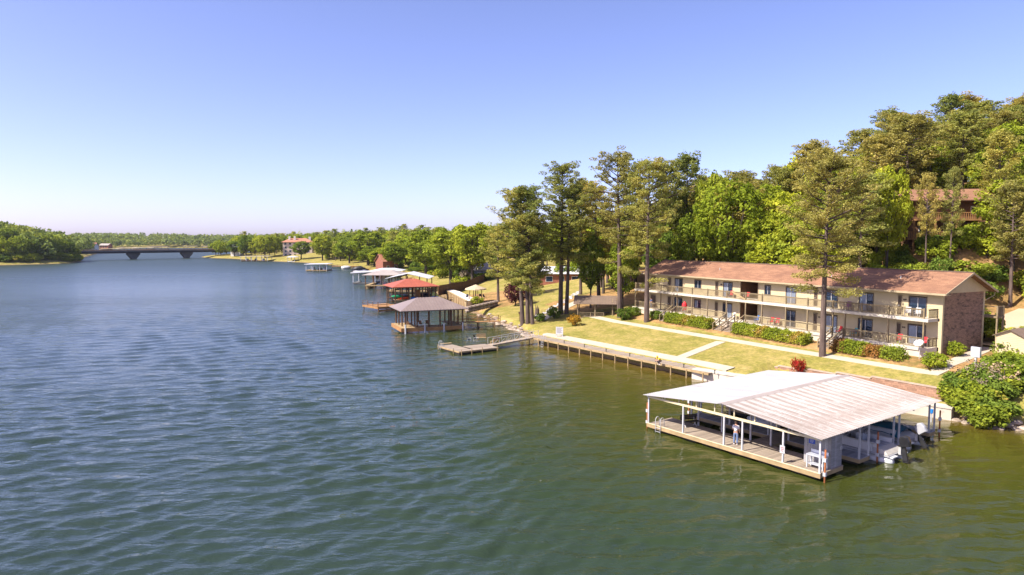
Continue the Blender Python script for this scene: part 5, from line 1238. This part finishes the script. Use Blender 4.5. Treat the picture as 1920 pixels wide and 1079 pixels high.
# hip roofed swim dock
a = P(759.5, 626); b = a + Vector((math.cos(R(22)), math.sin(R(22)), 0)) * 10.2; t_, n_, W, r_ = line_frame(a, b); D = 7.6
d1 = thing('swim_dock', 'brown hip roofed metal boathouse on white capped piles', 'boathouse', (a.x, a.y, 0), r_)
planks(d1, -.6, W, -.2, 2.6, .9, 'y', .3, m='tan_wood'); planks(d1, -.6, 2.4, 2.6, D, .9, 'x', .3, m='tan_wood'); planks(d1, W - 2, W, 2.6, D, .9, 'x', .3, m='tan_wood')
for k, (x0, x1, y0, y1) in enumerate(((-.7, W, -.28, -.2), (-.7, -.6, -.2, D), (W, W + .08, -.2, D))): MB().box(x0, x1, y0, y1, .3, .92).build('fascia', 'orange_wood', d1)
for x in np.linspace(.1, W - .2, 6):
    for y in (.1, D - .3): MB().box(x - .11, x + .11, y - .11, y + .11, .9, 3.75).build('post', 'brown_wood', d1)
for y in (2.6, 5.0):
    for x in (.1, 2.3, W - 1.9, W - .2): MB().box(x - .1, x + .1, y - .1, y + .1, .9, 3.75).build('post', 'brown_wood', d1)
piles(d1, [(x, -.36) for x in np.linspace(0, W - .3, 4)], 1.5, 'white_paint', .15)
MB().box(-.3, W + .1, -.1, .1, 3.6, 3.8).build('beam', 'brown_wood', d1)
rf = hip(MB(), -.9, W + .7, -.9, D + .7, 3.85, 5.6, 3.9).build('roof', 'brown_metal_roof', d1); seams(rf, -.9, W + .7, -.9, D + .7, 3.85, 5.6, 3.9, .55, 'brown_metal_roof')
for k, x in enumerate((1.0, 3.1, 4.3)): patio_chair(('brown deck chair at the open corner of the hip roofed dock', 'brown deck chair in the middle of the hip roofed dock', 'brown deck chair beside the slip of the hip roofed dock')[k], d1.matrix_basis @ Vector((x, 1.6, .9)), r_ + 2.4, 'brown_wood', 'brown_wood')
q0, q1 = d1.matrix_basis @ Vector((W, 4.2, 0)), P(926, 603, .9); t_, n_, L, r2 = line_frame(q0, q1)
wk = thing('dock_walkway', 'railed wooden walkway from the riprap bank to the hip roofed dock', 'walkway', (q0.x, q0.y, 0), r2)
planks(wk, 0, L + 1, -.8, .8, .95, 'y', .3, m='orange_wood'); railrun(wk, (0, -.75), (L + 1, -.75), .95, 'orange_wood'); railrun(wk, (0, .75), (L + 1, .75), .95, 'orange_wood'); piles(wk, [(x, s) for x in np.linspace(1, L, 3) for s in (-.7, .7)], .9)
# red roofed dock with kayaks and its long pier
a, b = P(741, 570), P(818, 567); t_, n_, W, r_ = line_frame(a, b); D = 9
d2 = thing('red_boathouse', 'red roofed boathouse on dark piles with kayaks inside', 'boathouse', (a.x, a.y, 0), r_)
planks(d2, 0, W, 0, 2.2, .9, 'y', .35, m='orange_wood'); planks(d2, 0, W, D - 2, D, .9, 'y', .5, m='brown_wood'); MB().box(0, W, -.08, 0, .55, .9).build('fascia', 'tan_wood', d2)
for x in np.linspace(.1, W - .1, 7):
    for y in (.1, D - .1): MB().box(x - .12, x + .12, y - .12, y + .12, -1, 4.0).build('post', 'brown_wood', d2)
for y in (3.6, 7.2):
    for x in (.1, W * .5, W - .1): MB().box(x - .12, x + .12, y - .12, y + .12, -1, 4.0).build('post', 'brown_wood', d2)
MB().box(-.3, W + .3, .0, .2, 3.75, 4.0).build('beam', 'brown_wood', d2); rf = hip(MB(), -.8, W + .8, -.8, D + .8, 4.05, 5.75, 4.8).build('roof', 'red_metal_roof', d2); seams(rf, -.8, W + .8, -.8, D + .8, 4.05, 5.75, 4.8, .8, 'red_metal_roof')
MB().box(.3, W - .3, 2.3, 2.4, 2.1, 2.3).build('rack_rail', 'brown_wood', d2); MB().box(W * .53, W * .66, 1.8, 2.6, .9, 3.1).build('closet', 'orange_wood', d2)
MB().box(W * .7, W * .98, 4, 9, .4, 1.8).build('boat_lift', 'navy_canvas', d2); MB().box(W * .08, W * .45, 4.5, 9.5, .4, 1.6).build('boat_lift', 'black', d2)
def kayak(label, loc, rz, m, L=3.4):
    t = thing('kayak', label, 'kayak', loc, rz); MB().tube([(-L / 2, 0, .28), (-L * .3, 0, .2), (0, 0, .17), (L * .3, 0, .2), (L / 2, 0, .28)], [.03, .3, .40, .3, .03], 10).build('hull', m, t, True)
    MB().prism([(.5 * math.cos(a), .2 * math.sin(a)) for a in np.linspace(0, 6.28, 13)[:-1]], .5, .59).build('cockpit', 'black', t)
for x, z, m, lab in ((2.4, 1.1, 'orange_plastic', 'orange kayak on its side in the red roofed boathouse'), (5.2, 1.0, 'blue_plastic', 'blue kayak beside the boathouse closet'), (10.3, 1.0, 'blue_plastic', 'blue float at the shore end of the red roofed boathouse'), (.9, 1.6, 'green_plastic', 'green kayak standing behind the orange one')):
    kayak(lab, d2.matrix_basis @ Vector((x, 1.0, z - .1)), r_ + R(4), m, 3.4 if x < 4 else 2.4)
a, b = P(709, 586), P(850, 575); t_, n_, L, r2 = line_frame(a, b)
pr = thing('lake_pier', 'long railed orange wood pier in front of the red roofed boathouse', 'pier', (a.x, a.y, 0), r2)
planks(pr, 0, L, 0, 1.8, 1.1, 'y', .4, m='orange_wood'); planks(pr, 0, 6.0, 1.81, 7, 1.1, 'y', .4, m='orange_wood'); MB().box(0, L, -.08, 0, .7, 1.1).build('fascia', 'orange_wood', pr); MB().box(-.08, 0, 0, 7, .7, 1.1).build('fascia', 'orange_wood', pr); MB().box(0, 6, -.07, -.001, .1, .5).build('lower_beam', 'orange_wood', pr)
railrun(pr, (0, .05), (L, .05), 1.1, 'brown_wood', 1.0, 2.2); railrun(pr, (.05, .1), (.05, 7), 1.1, 'brown_wood', 1.0, 2.2); piles(pr, [(x, .2) for x in np.linspace(.2, L - .3, 7)] + [(.2, 6.8), (5.8, 6.8)], 1.05)
# timber bulkhead, sand terrace and thatch hut
a, b = P(874, 583), P(822, 551); t_, n_, L, r2 = line_frame(b, a)
bk = thing('timber_bulkhead', 'pale timber bulkhead holding the white sand terrace', 'bulkhead', (b.x, b.y, 0), r2)
for k in range(5): MB().box(0, L, 0 - .01 * k, .2, -.4 + k * .5, .08 + k * .5).build('timber', 'tan_wood', bk)
for k in range(18): MB().box(k * L / 18, k * L / 18 + .25, -.14, -.05, -.8, 2.15).build('upright', 'orange_wood', bk)
MB().box(0, L, -.2, .35, 2.1, 2.2).build('cap', 'tan_wood', bk)
sp = [b + n_ * .3, a + n_ * .3, P(893, 562, 2.1), P(862, 547, 2.1)]
if (sp[0] - sp[3]).length > 60: sp[3] = b + n_ * 9
mb = MB().prism([(p.x, p.y) for p in sp], .6, 2.12); tag(mb.build('sand_terrace', 'sand'), kind='structure')
a2, b2 = P(876, 577, 2.2), P(932, 548, 4.2); t_, n_, L, r2 = line_frame(a2, b2)
tw = thing('terrace_wall', 'low dark stone wall stepping up beside the sand terrace', 'wall', (a2.x, a2.y, 0), r2)
for k in range(30):
    x = k * L / 30; p = tw.matrix_basis @ Vector((x, 0, 0)); z = max(2.0, Hs(p.x, p.y)); put('stone', RM[k % 4], tw, (x + .3, 0, z + .1)).scale = (.5, .4, .45); put('stone', RM[(k + 1) % 4], tw, (x, 0, z - .5)).scale = (.6, .45, .5)
p = P(892, 560, 2.12); t = thing('thatch_hut', 'round thatched shade hut on the white sand terrace', 'hut', p); MB().tube([(0, 0, 0), (0, 0, 2.4)], .12, 8).build('post', 'brown_wood', t)
for a_ in range(4): MB().tube([(1.5 * math.cos(a_ * 1.57 + .4), 1.5 * math.sin(a_ * 1.57 + .4), 0), (1.4 * math.cos(a_ * 1.57 + .4), 1.4 * math.sin(a_ * 1.57 + .4), 2.2)], .09, 6).build('post', 'brown_wood', t)
MB().tube([(0, 0, 2.05), (0, 0, 2.3), (0, 0, 2.9), (0, 0, 3.2)], [2.5, 2.4, .8, .05], 14).build('thatch', 'straw_thatch', t)
for k in range(4): patio_chair(('navy chair left of the thatched hut', 'navy chair right of the thatched hut', 'navy chair before the thatched hut', 'navy chair behind the thatched hut')[k], p + Vector(((-1.9, 2.1, .4, 1.0)[k], (-.6, -.9, -1.6, 1.4)[k], 0)), k, 'navy_canvas', 'navy_canvas')
# privacy fence climbing the slope
a, b = P(822, 549, 2.0), None; b = on(918, 523, 6); t_, n_, L, r2 = line_frame(a, b)
fn = thing('privacy_fence', 'brown board privacy fence climbing from the bulkhead to the grey house', 'fence', (a.x, a.y, 0), r2); nb = min(290, int(L / .22))
fbm = MB().box(0, L / nb - .015, 0, .03, -.4, 2.2).mesh('fence_board', 'fence_wood')
for k in range(nb):
    p = fn.matrix_basis @ Vector((k * L / nb, 0, 0)); put('fence_board', fbm, fn, (k * L / nb, 0, max(1.6, Hs(p.x, p.y))))
# houses
def house(name, label, cat, loc, rz, W, D, h, g, wm, rm, wins=(), over=.5, chim=None, base=1.5, ridge='x', door=None):
    t = thing(name, label, cat, loc, rz); MB().box(0, W, 0, D, -base, h).build('wall', wm, t)
    if ridge == 'hip': r = hip(MB(), -over, W + over, -over, D + over, h, h + g, min(D, W) / 2, .15).build('roof', rm, t)
    else:
        mb = MB(); k = g / (D / 2 + over)
        for ya in (-over, D + over): mb.add([(-over, ya, h), (W + over, ya, h), (W + over, D / 2, h + g), (-over, D / 2, h + g), (-over, ya, h - .15), (W + over, ya, h - .15), (W + over, D / 2, h + g - .15), (-over, D / 2, h + g - .15)], [(0, 1, 2, 3), (7, 6, 5, 4), (4, 5, 1, 0), (5, 6, 2, 1), (3, 7, 4, 0)])
        r = mb.build('roof', rm, t); MB().add([(0, 0, h), (0, D, h), (0, D / 2, h + g - .2), (W, 0, h), (W, D, h), (W, D / 2, h + g - .2)], [(0, 2, 1), (3, 4, 5)]).build('gable', wm, t)
    for c in chim or (): MB().box(c[0], c[0] + c[2], c[1], c[1] + c[2], h, h + g + c[3]).build('chimney', 'stucco_white', r)
    for w in wins:
        side, x, z, ww, hh = w
        if side == 'f': o = MB().box(x, x + ww, -.06, -.003, z, z + hh).build('window', 'stucco_white', t); MB().box(x + .1, x + ww - .1, -.09, -.061, z + .1, z + hh - .1).build('pane', 'glass', o)
        else: o = MB().box(-.06, -.003, x, x + ww, z, z + hh).build('window', 'stucco_white', t); MB().box(-.09, -.061, x + .1, x + ww - .1, z + .1, z + hh - .1).build('pane', 'glass', o)
    return t
def hpos(px, Y, dz=0): x = (px - 960) / FPX * Y; return Vector((x, Y, Hs(x, Y) + dz))
house('lake_house', 'small blue grey house with tan roof behind the privacy fence', 'house', hpos(889, 214), R(-15), 9, 8, 3.2, 1.9, 'grey_house', 'grey_roof', [('f', 4.8, .7, 1.6, 1.7), ('f', 1.2, .7, 1.6, 1.7), ('f', 7, .3, 1.2, 2.1)], .7, [(2, 5, .9, .8)], 4)
house('brick_house', 'long low red brick house with pale roof up the slope', 'house', hpos(1012, 168, .3), R(-5), 13, 8, 2.9, 1.6, 'red_brick', 'white_roof', [('f', 1.5, .8, 1.8, 1.4), ('f', 5, .2, 1.2, 2.1), ('f', 8, .8, 1.8, 1.4)], .7, None, 3)
house('brown_roof_house', 'brick house with red gable roof among the far oaks', 'house', hpos(718, 312, 0), R(40), 8, 7, 4.5, 3.5, 'red_brick', 'clay_roof', [('f', 2, 1, 1.4, 1.6), ('f', 6, 1, 1.4, 1.6)], .6, None, 3)
w = []
for fl in range(4):
    for k in range(6): w.append(('f', 1.2 + k * 3.4, .9 + fl * 2.9, 1.7, 1.7))
    for k in range(3): w.append(('l', 1.5 + k * 3.4, .9 + fl * 2.9, 1.7, 1.7))
zc = hpos(531, 520).z
house('condo_block', 'pale pink four storey condominium with red roof and white chimneys', 'building', ((531 - 960) / FPX * 520, 520, zc - 1), R(12), 22, 12, 11.8, 3, 'stucco_pink', 'clay_roof', w, 1.0, [(4, 3, 1.4, 1.5), (8, 3, 1.4, 1.6), (19, 5, 1.6, 1.2)], 4, 'hip')
house('hill_house', 'white house with red roof high on the left hill', 'house', hpos(-8, 560, 2), R(-10), 16, 10, 6.5, 3, 'stucco_white', 'clay_roof', [('f', 2 + 3.2 * k, 1.5, 1.8, 1.8) for k in range(4)], .8, None, 6, 'hip')
house('bank_house', 'white house with orange red roof among the left bank trees', 'house', hpos(76, 520, 3.5), R(10), 9, 8, 5, 3, 'stucco_white', 'clay_roof', [('f', 1.5, 1.5, 1.8, 1.8), ('f', 5, 1.5, 1.8, 1.8)], .6, None, 6)
house('bridge_house', 'tan roofed white house beyond the bridge', 'house', ((152 - 960) / FPX * 800, 800, 3), R(5), 16, 10, 5, 4, 'stucco_white', 'clay_roof', [('f', 2 + 4 * k, 1.5, 2, 2) for k in range(3)], .8, None, 5)
house('pink_house', 'pinkish two storey house on the shore beyond the bridge', 'house', ((188 - 960) / FPX * 900, 900, 3), R(-5), 12, 9, 5, 2.5, 'red_brick', 'grey_roof', [('f', 1 + 3.6 * k, 1.8, 1.8, 1.8) for k in range(3)], .8, None, 5)
house('point_house', 'white gabled house behind the trees on the point', 'house', hpos(433, 560, 2), R(0), 8, 8, 6, 2.5, 'stucco_white', 'white_roof', [('f', 2, 2, 1.5, 1.6), ('f', 5, 2, 1.5, 1.6)], .6, None, 5)
# brown two storey house on the hill
hb = PD(1702, 447, 104); zb = hb.z; hh = house('hillside_house', 'brown two storey hillside house with red brown roof and wooden decks', 'house', (hb.x, hb.y, zb), R(-8), 12.2, 8, 5.8, 2.0, 'brown_wood', 'shingles', [('f', 1.5, 3.6, 2.0, 1.4), ('f', 5.0, .3, 2.0, 2.0), ('f', 8.4, .4, 1.0, 1.9), ('f', 10.2, .6, 1.5, 1.5), ('f', 8.8, 3.6, 1.8, 1.3), ('f', 1.5, .4, 1.6, 1.8)], 1.2, None, 6)
for z, x0, x1 in ((0, -1, 14), (2.9, .5, 10)):
    dkk = MB().box(x0, x1, -2.2, 0, z - .25, z).build('deck', 'orange_wood', hh)
    MB().box(x0, x1, -2.2, -2.1, z + .9, z + 1.0).build('deck_rail', 'orange_wood', dkk)
    n = int((x1 - x0) / .3)
    if z == 0: n = int((x1 - x0) / .25)
    bb = MB().box(-.05, .05, 0, .04, 0, .9).mesh('rail_board', 'orange_wood')
    for k in range(n): put('rail_board', bb, dkk, (x0 + .1 + k * (x1 - x0 - .2) / n, -2.16, z))
for x in (0, 3, 6, 9, 12): MB().box(x - .1, x + .1, -2.1, -1.9, -5, 2.7).build('deck_post', 'orange_wood', hh)
# covered docks farther off
def shelter(name, label, px0, px1, pyw, D, eave, rise, rm, pm, deck='tan_wood', kind='gable', rot=None, dz=.6, nposts=4, cat='boathouse', boats=()):
    a, b = P(px0, pyw), P(px1, pyw - (0 if rot is None else rot)); t_, n_, W, r_ = line_frame(a, b); t = thing(name, label, cat, (a.x, a.y, 0), r_)
    MB().box(0, W, 0, 1.6, dz - .35, dz).build('deck', deck, t); MB().box(0, 1.2, 1.6, D, dz - .35, dz).box(0, 1.2, 1.6, D, -.1, dz - .36).build('finger', deck, t); MB().box(W - 1.2, W, 1.6, D, dz - .35, dz).build('finger', deck, t)
    for x in np.linspace(.2, W - .2, nposts):
        for y in (.2, D - .2): MB().box(x - .13, x + .13, y - .13, y + .13, -.8, eave).build('post', pm, t)
    if kind == 'hip': hip(MB(), -.7, W + .7, -.7, D + .7, eave, eave + rise, min(D, W) * .45).build('roof', rm, t)
    elif kind == 'flat': MB().bar((-.6, D / 2, eave + .1), (W + .6, D / 2, eave + .1 + rise), D + 1, .25).build('roof', rm, t)
    else:
        mb = MB()
        for xa in (-.6, W + .6): mb.add([(xa, -.6, eave), (xa, D + .6, eave), (W / 2, D + .6, eave + rise), (W / 2, -.6, eave + rise), (xa, -.6, eave - .12), (xa, D + .6, eave - .12), (W / 2, D + .6, eave + rise - .12), (W / 2, -.6, eave + rise - .12)], [(0, 1, 2, 3), (7, 6, 5, 4), (0, 3, 7, 4), (1, 0, 4, 5)])
        mb.build('roof', rm, t)
    for k, (x, m) in enumerate(boats):
        bt = thing('moored_boat', ('dark' if m != 'white_gel' else 'white') + ' boat moored in the ' + ' '.join(label.split(' ')[:9]), 'boat', t.matrix_basis @ Vector((x * W, 3.0, .1)), r_ + R(90), 'boats under far shelters')
        MB().tube([(-2, 0, .5), (-1, 0, .4), (1.5, 0, .4), (3.2, 0, .7)], [.7, .95, .9, .05], 8).build('hull', m, bt, True); MB().box(-.6, .6, -.5, .5, 1.2, 1.9).build('console', 'grey_vinyl', bt)
    return t
shelter('covered_slip', 'white gable roofed boat slip behind the red boathouse', 727, 802, 549, 12, 4.2, 1.5, 'white_roof', 'brown_wood', nposts=4)
shelter('grey_boathouse', 'grey hip roofed boathouse on a pale stone deck', 684, 752, 542, 12, 4.4, 1.5, 'grey_roof', 'brown_wood', 'tan_wood', 'hip', None, 1.2, 5, boats=((.5, 'white_gel'),))
shelter('flat_boat_cover', 'flat white roofed boat cover beside the grey boathouse', 661, 704, 533, 9, 3.8, .5, 'white_roof', 'galv', 'dark_concrete', 'flat', None, .5, 2)
shelter('low_white_cover', 'low white curved dock roof beyond the grey boathouse', 697, 752, 521, 9, 2.9, .9, 'white_roof', 'brown_wood', 'orange_wood', 'hip', None, 1.2, 4)
shelter('far_white_dock', 'white flat roofed dock full of boats off the far lawn', 573, 613, 509, 9, 3.3, .2, 'white_roof', 'galv', 'tan_wood', 'flat', None, .6, 4, boats=((.3, 'white_gel'), (.6, 'navy_canvas'), (.82, 'white_gel')))
shelter('stucco_house_dock', 'small white boat shelter below the stucco house', 539, 553, 492, 8, 3.5, .8, 'white_roof', 'white_paint', 'stucco_white', 'hip', None, .6, 3)
shelter('point_dock', 'long cream roofed dock on the point before the bridge', 451, 502, 490.5, 9, 3.4, .3, 'cream_paint', 'galv', 'brown_wood', 'flat', None, .6, 6, boats=((.2, 'white_gel'), (.5, 'navy_canvas'), (.8, 'white_gel')))
for k, (px, Y, w) in enumerate(((165, 840, 20), (192, 900, 26), (222, 980, 30), (250, 1040, 34), (278, 1120, 36), (345, 1240, 24), (380, 1240, 30))):
    x = (px - 960) / FPX * Y; t = thing('shore_dock', 'low roofed boat dock on the shore beyond the bridge', 'boathouse', (x, Y, 0), R(-8), 'boat docks beyond the bridge'); MB().box(0, w, 0, 8, .2, .7).build('deck', 'brown_wood', t)
    MB().bar((-1, 4, 3.6), (w + 1, 4, 3.6), 10, .4).build('roof', ('stucco_pink', 'cream_paint')[k % 2], t)
    for q in range(4): MB().box(q * w / 3 - .2, q * w / 3 + .2, 1, 1.4, 0, 3.4).build('post', 'brown_wood', t)
# speed boat and covered boat by the far lawn
p = P(690, 512.5); bt = thing('covered_boat', 'boat on a lift under a black cover near the grey boathouse', 'boat', (p.x - 7, p.y, .3), R(8)); MB().tube([(0, 0, .5), (1.5, 0, .6), (5, 0, .6), (7.5, 0, .9)], [.8, 1.1, 1.0, .05], 8).build('hull', 'white_gel', bt, True)
mb = MB(); mb.tube([(-.3, 0, 1.2), (2, 0, 1.7), (3.5, 0, 1.9), (7.2, 0, 1.2)], [.9, 1.2, 1.2, .1], 8).build('cover', 'black', bt, True); MB().box(-1, 8, -1.6, -1.4, .1, .5).build('lift_beam', 'dark_concrete', bt); MB().box(-1, 8, 1.4, 1.6, .1, .5).build('lift_beam', 'dark_concrete', bt)
p = P(640, 505); bt = thing('speed_boat', 'white speed boat pulled up by the far lawn', 'boat', (p.x, p.y, .2), R(15)); MB().tube([(0, 0, .4), (1.5, 0, .5), (3.5, 0, .6), (5.5, 0, 1.0)], [.8, 1.1, 1.0, .05], 8).build('hull', 'white_gel', bt, True); MB().add([(2.2, -.9, 1.3), (2.2, .9, 1.3), (1.5, .7, 2.1), (1.5, -.7, 2.1)], [(0, 1, 2, 3)]).build('windscreen', 'glass', bt)
# timber landing stages on the far shore
for k, (px, py, w) in enumerate(((622, 503, 14), (660, 508, 12), (720, 517, 12), (760, 526, 14))):
    p = P(px, py); t = thing('landing_stage', ('timber landing stage by the white speed boat', 'timber landing stage by the covered boat', 'timber landing stage behind the grey boathouse', 'timber landing stage behind the white boat slip')[k], 'landing stage', (p.x, p.y, 0), R(6)); MB().box(0, w, 0, 3, .7, 1.0).build('deck', 'orange_wood', t); railrun(t, (0, 2.8), (w, 2.8), 1.0, 'brown_wood', 1.0, 3); piles(t, [(.5, .5), (w - .5, .5)], .7)
# ---------------------------------------------------------------- bridge
ba, bb_ = P(120, 489.5), P(425, 483.2); t_, n_, L, r_ = line_frame(ba, bb_); br = thing('road_bridge', 'long dark girder road bridge on hammerhead piers across the lake', 'bridge', (ba.x, ba.y, 0), r_)
MB().box(-20, L, 0, 10, 6.3, 7.0).build('deck', 'dark_concrete', br)
for y in (.6, 3.4, 6.2, 9.0): MB().box(-20, L, y, y + .5, 4.9, 6.3).build('girder', 'bridge_steel', br)
MB().box(-20, L, 0, .3, 7.0, 7.5).build('parapet', 'rail_rust', br); MB().box(-20, L, 9.7, 10, 7.0, 7.5).build('parapet', 'rail_rust', br)
for k in range(40): MB().box(k * L / 40, k * L / 40 + .3, .0, .2, 7.5, 8.1).build('rail_post', 'rail_rust', br)
MB().box(-20, L, .02, .16, 8.1, 8.25).build('hand_rail', 'rail_rust', br)
for px in (255, 355):
    f = (px - 120) / (425 - 120.0); x = None; k = (px - 960) / FPX; x = (k * ba.y - ba.x) / (t_.x - k * t_.y)
    mb = MB(); prof = [(-1.8, -2), (-1.8, .6), (-4.6, 3.9), (-4.6, 4.9), (4.6, 4.9), (4.6, 3.9), (1.8, .6), (1.8, -2)]
    n = len(prof); vs = [(x + u_, 3, z) for u_, z in prof] + [(x + u_, 7, z) for u_, z in prof]; mb.add(vs, [tuple(range(n))[::-1], tuple(range(n, 2 * n))] + [(k2, (k2 + 1) % n, n + (k2 + 1) % n, n + k2) for k2 in range(n)]); mb.build('pier', 'dark_concrete', br)
# ---------------------------------------------------------------- furniture and people
def gal(px, v, lv): x = u_at(px, v); return uv(x, v, FZ[lv])
for px, v, lv, m, lab in ((1576, .9, 0, 'red_plastic', 'red lawn chair beside the grey stairs on the lower gallery'), (1690, .8, 0, 'red_plastic', 'red lawn chair by the numbered door on the lower gallery'), (1737, 1.0, 0, 'red_plastic', 'red chair at the near corner of the lower gallery'), (1448, .9, 0, 'red_plastic', 'red chair along the blank lower gallery wall'), (1459, .9, 0, 'red_plastic', 'second red chair along the blank lower gallery wall'),
                    (1401, .9, 1, 'red_plastic', 'red chair before the upper breezeway'), (1371, .8, 1, 'red_plastic', 'red chair right of an upper gallery sliding door'), (1724, .8, 1, 'white_gel', 'white chair on the upper gallery corner'), (1706, .8, 1, 'white_gel', 'white chair beside the upper corner sliding door'), (1605, .9, 0, 'teal_plastic', 'teal chair on the lower gallery'), (1592, .9, 1, 'purple_plastic', 'purple chair on the upper gallery'), (1376, .8, 0, 'white_gel', 'white chair at the top of the wide stairs'), (1420, .9, 0, 'blue_plastic', 'blue chair outside the lower breezeway'), (1284, .7, 0, 'red_plastic', 'red chair by the narrow stairs on the lower gallery')):
    patio_chair(lab, gal(px, v, lv), MROT + R(rt.uniform(-30, 30)), m, 'white_paint' if m == 'red_plastic' else m)
t = thing('patio_table', 'small yellow wood table with purple top on the lower gallery', 'table', gal(1609, .7, 0), MROT); MB().box(-.45, .45, -.3, .3, .68, .73).build('table_top', 'purple_plastic', t)
for x in (-.4, .4):
    for y in (-.25, .25): MB().box(x - .03, x + .03, y - .03, y + .03, 0, .68).build('leg', 'yellow_wood', t)
p = gal(1285, .4, 0); t = thing('closed_umbrella', 'red patio umbrella leaning on the lower gallery rail', 'umbrella', p, 0); MB().tube([(0, 0, 0), (0, 0, 1.9)], .025, 6).build('pole', 'alu', t); MB().tube([(0, 0, .8), (0, 0, 1.1), (0, 0, 1.5), (0, 0, 1.85)], [.05, .42, .34, .04], 9).build('canopy', 'red_plastic', t)
def person(label, loc, rz, joints, shirt, pants, hair='hair', sleeves=True):
    """joints: dict of body points in metres; one skinned body, clothes and hair as its pieces"""
    t = thing('person', label, 'person', loc, rz); J = {k: Vector(v) for k, v in joints.items()}
    def skin(name, chains, m):
        vs = []; es = []; rad = []; key = {}
        for ch in chains:
            prev = None
            for (p, r) in ch:
                kk = tuple(round(c, 3) for c in p)
                if kk not in key: key[kk] = len(vs); vs.append(tuple(p)); rad.append(r)
                i = key[kk]
                if prev is not None and prev != i: es.append((prev, i))
                prev = i
        me = bpy.data.meshes.new(name); me.from_pydata(vs, es, []); o = bpy.data.objects.new(name, me); COL.objects.link(o)
        md = o.modifiers.new('s', 'SKIN'); md.use_smooth_shade = True
        for i, sv in enumerate(me.skin_vertices[0].data): sv.radius = rad[i] if isinstance(rad[i], tuple) else (rad[i], rad[i]); sv.use_root = i == 0
        o.modifiers.new('d', 'SUBSURF').levels = 1
        dg = bpy.context.evaluated_depsgraph_get(); m2 = bpy.data.meshes.new_from_object(o.evaluated_get(dg)); bpy.data.objects.remove(o); m2.materials.clear(); m2.materials.append(MT[m])
        return put(name, m2, t)
    hip_, ch, nk, hd = J['hip'], J['chest'], J['neck'], J['head']
    ch_ = [[(hip_, .13), (hip_.lerp(ch, .5), .125), (ch, .14), (nk, .06), (hd, .095), (hd + (hd - nk).normalized() * .1, .075)]]
    for s in 'lr':
        ch_.append([(ch, .14), (J['sh' + s], .075), (J['el' + s], .045), (J['wr' + s], .033), (J['wr' + s] + (J['wr' + s] - J['el' + s]).normalized() * .1, .035)])
        ch_.append([(hip_, .13), (J['hp' + s], .09), (J['kn' + s], .062), (J['an' + s], .042), (J['an' + s] + Vector((0, -.14, -.05)), .038)])
    skin('body', ch_, 'skin')
    skin('shirt', [[(hip_ + (ch - hip_) * .08, .15), (hip_.lerp(ch, .5), .145), (ch, .16), (nk.lerp(ch, .35), .085)]] + [[(ch, .16), (J['sh' + s], .095), (J['sh' + s].lerp(J['el' + s], .75), .068)] for s in 'lr'], shirt)
    skin('trousers', [[(hip_ + (hip_ - ch).normalized() * -.06, .15), (hip_ + (hip_ - ch).normalized() * .04, .145), (J['hpl'], .105), (J['knl'], .08), (J['anl'], .066)], [(hip_ + (hip_ - ch).normalized() * .04, .145), (J['hpr'], .105), (J['knr'], .08), (J['anr'], .066)]], pants)
    for s in 'lr': MB().ball(J['an' + s] + Vector((0, -.08, -.05)), (.055, .14, .05)).build('shoe', 'white_cloth', t, True)
    f = (hd - nk).normalized(); MB().ball(hd + f * .06 + Vector((0, .025, .02)), (.112, .125, .105), 10, 6).build('hair', hair, t, True); return t
stand = dict(hip=(0, 0, .93), chest=(0, .0, 1.3), neck=(0, 0, 1.46), head=(0, -.02, 1.57), shl=(-.19, 0, 1.38), shr=(.19, 0, 1.38), ell=(-.25, .02, 1.1), elr=(.25, .0, 1.1), wrl=(-.22, -.16, .93), wrr=(.2, -.22, 1.08), hpl=(-.1, 0, .86), hpr=(.1, 0, .86), knl=(-.11, -.02, .48), knr=(.11, -.01, .48), anl=(-.11, .02, .09), anr=(.12, .0, .09))
person('person in white shirt and jeans standing on the boat dock walkway', dk(DW * .505 + .3, .95, DZ), DROT + R(200), stand, 'white_cloth', 'jeans')
crouch = dict(hip=(0, .12, .42), chest=(0, -.14, .70), neck=(0, -.27, .82), head=(0, -.34, .90), shl=(-.19, -.18, .76), shr=(.19, -.18, .76), ell=(-.26, -.38, .58), elr=(.26, -.36, .56), wrl=(-.1, -.52, .5), wrr=(.1, -.52, .48), hpl=(-.1, .08, .40), hpr=(.1, .08, .40), knl=(-.17, -.3, .45), knr=(.17, -.3, .45), anl=(-.15, -.02, .09), anr=(.15, -.02, .09))
t_, n_, L_, r_ = line_frame(SW2, SW1); p = P(1237, 684, 1.06); person('person in a yellow top crouching on the boardwalk', (p.x, p.y, 1.06), r_ + R(-15), crouch, 'yellow_cloth', 'grey_cloth', 'yellow_cloth')
p = gal(1222, .75, 0); person('person in dark blue standing on the far lower gallery', p, MROT, stand, 'blue_cloth', 'jeans')
# ---------------------------------------------------------------- summer haze over the lake
hz = MB().box(-1600, 1600, -350, 2700, -3.2, 90).build('haze', 'white_paint'); hm = bpy.data.materials.new('haze_air'); hm.use_nodes = True; nt = hm.node_tree; nt.nodes.clear()
ho = nt.nodes.new('ShaderNodeOutputMaterial'); hv = nt.nodes.new('ShaderNodeVolumePrincipled'); hv.inputs['Color'].default_value = (.86, .9, 1, 1); hv.inputs['Density'].default_value = .00005; hv.inputs['Anisotropy'].default_value = .3
nt.links.new(hv.outputs[0], ho.inputs['Volume']); hz.data.materials.clear(); hz.data.materials.append(hm); tag(hz, 'thin pale summer haze over the lake', 'haze', None, 'stuff')
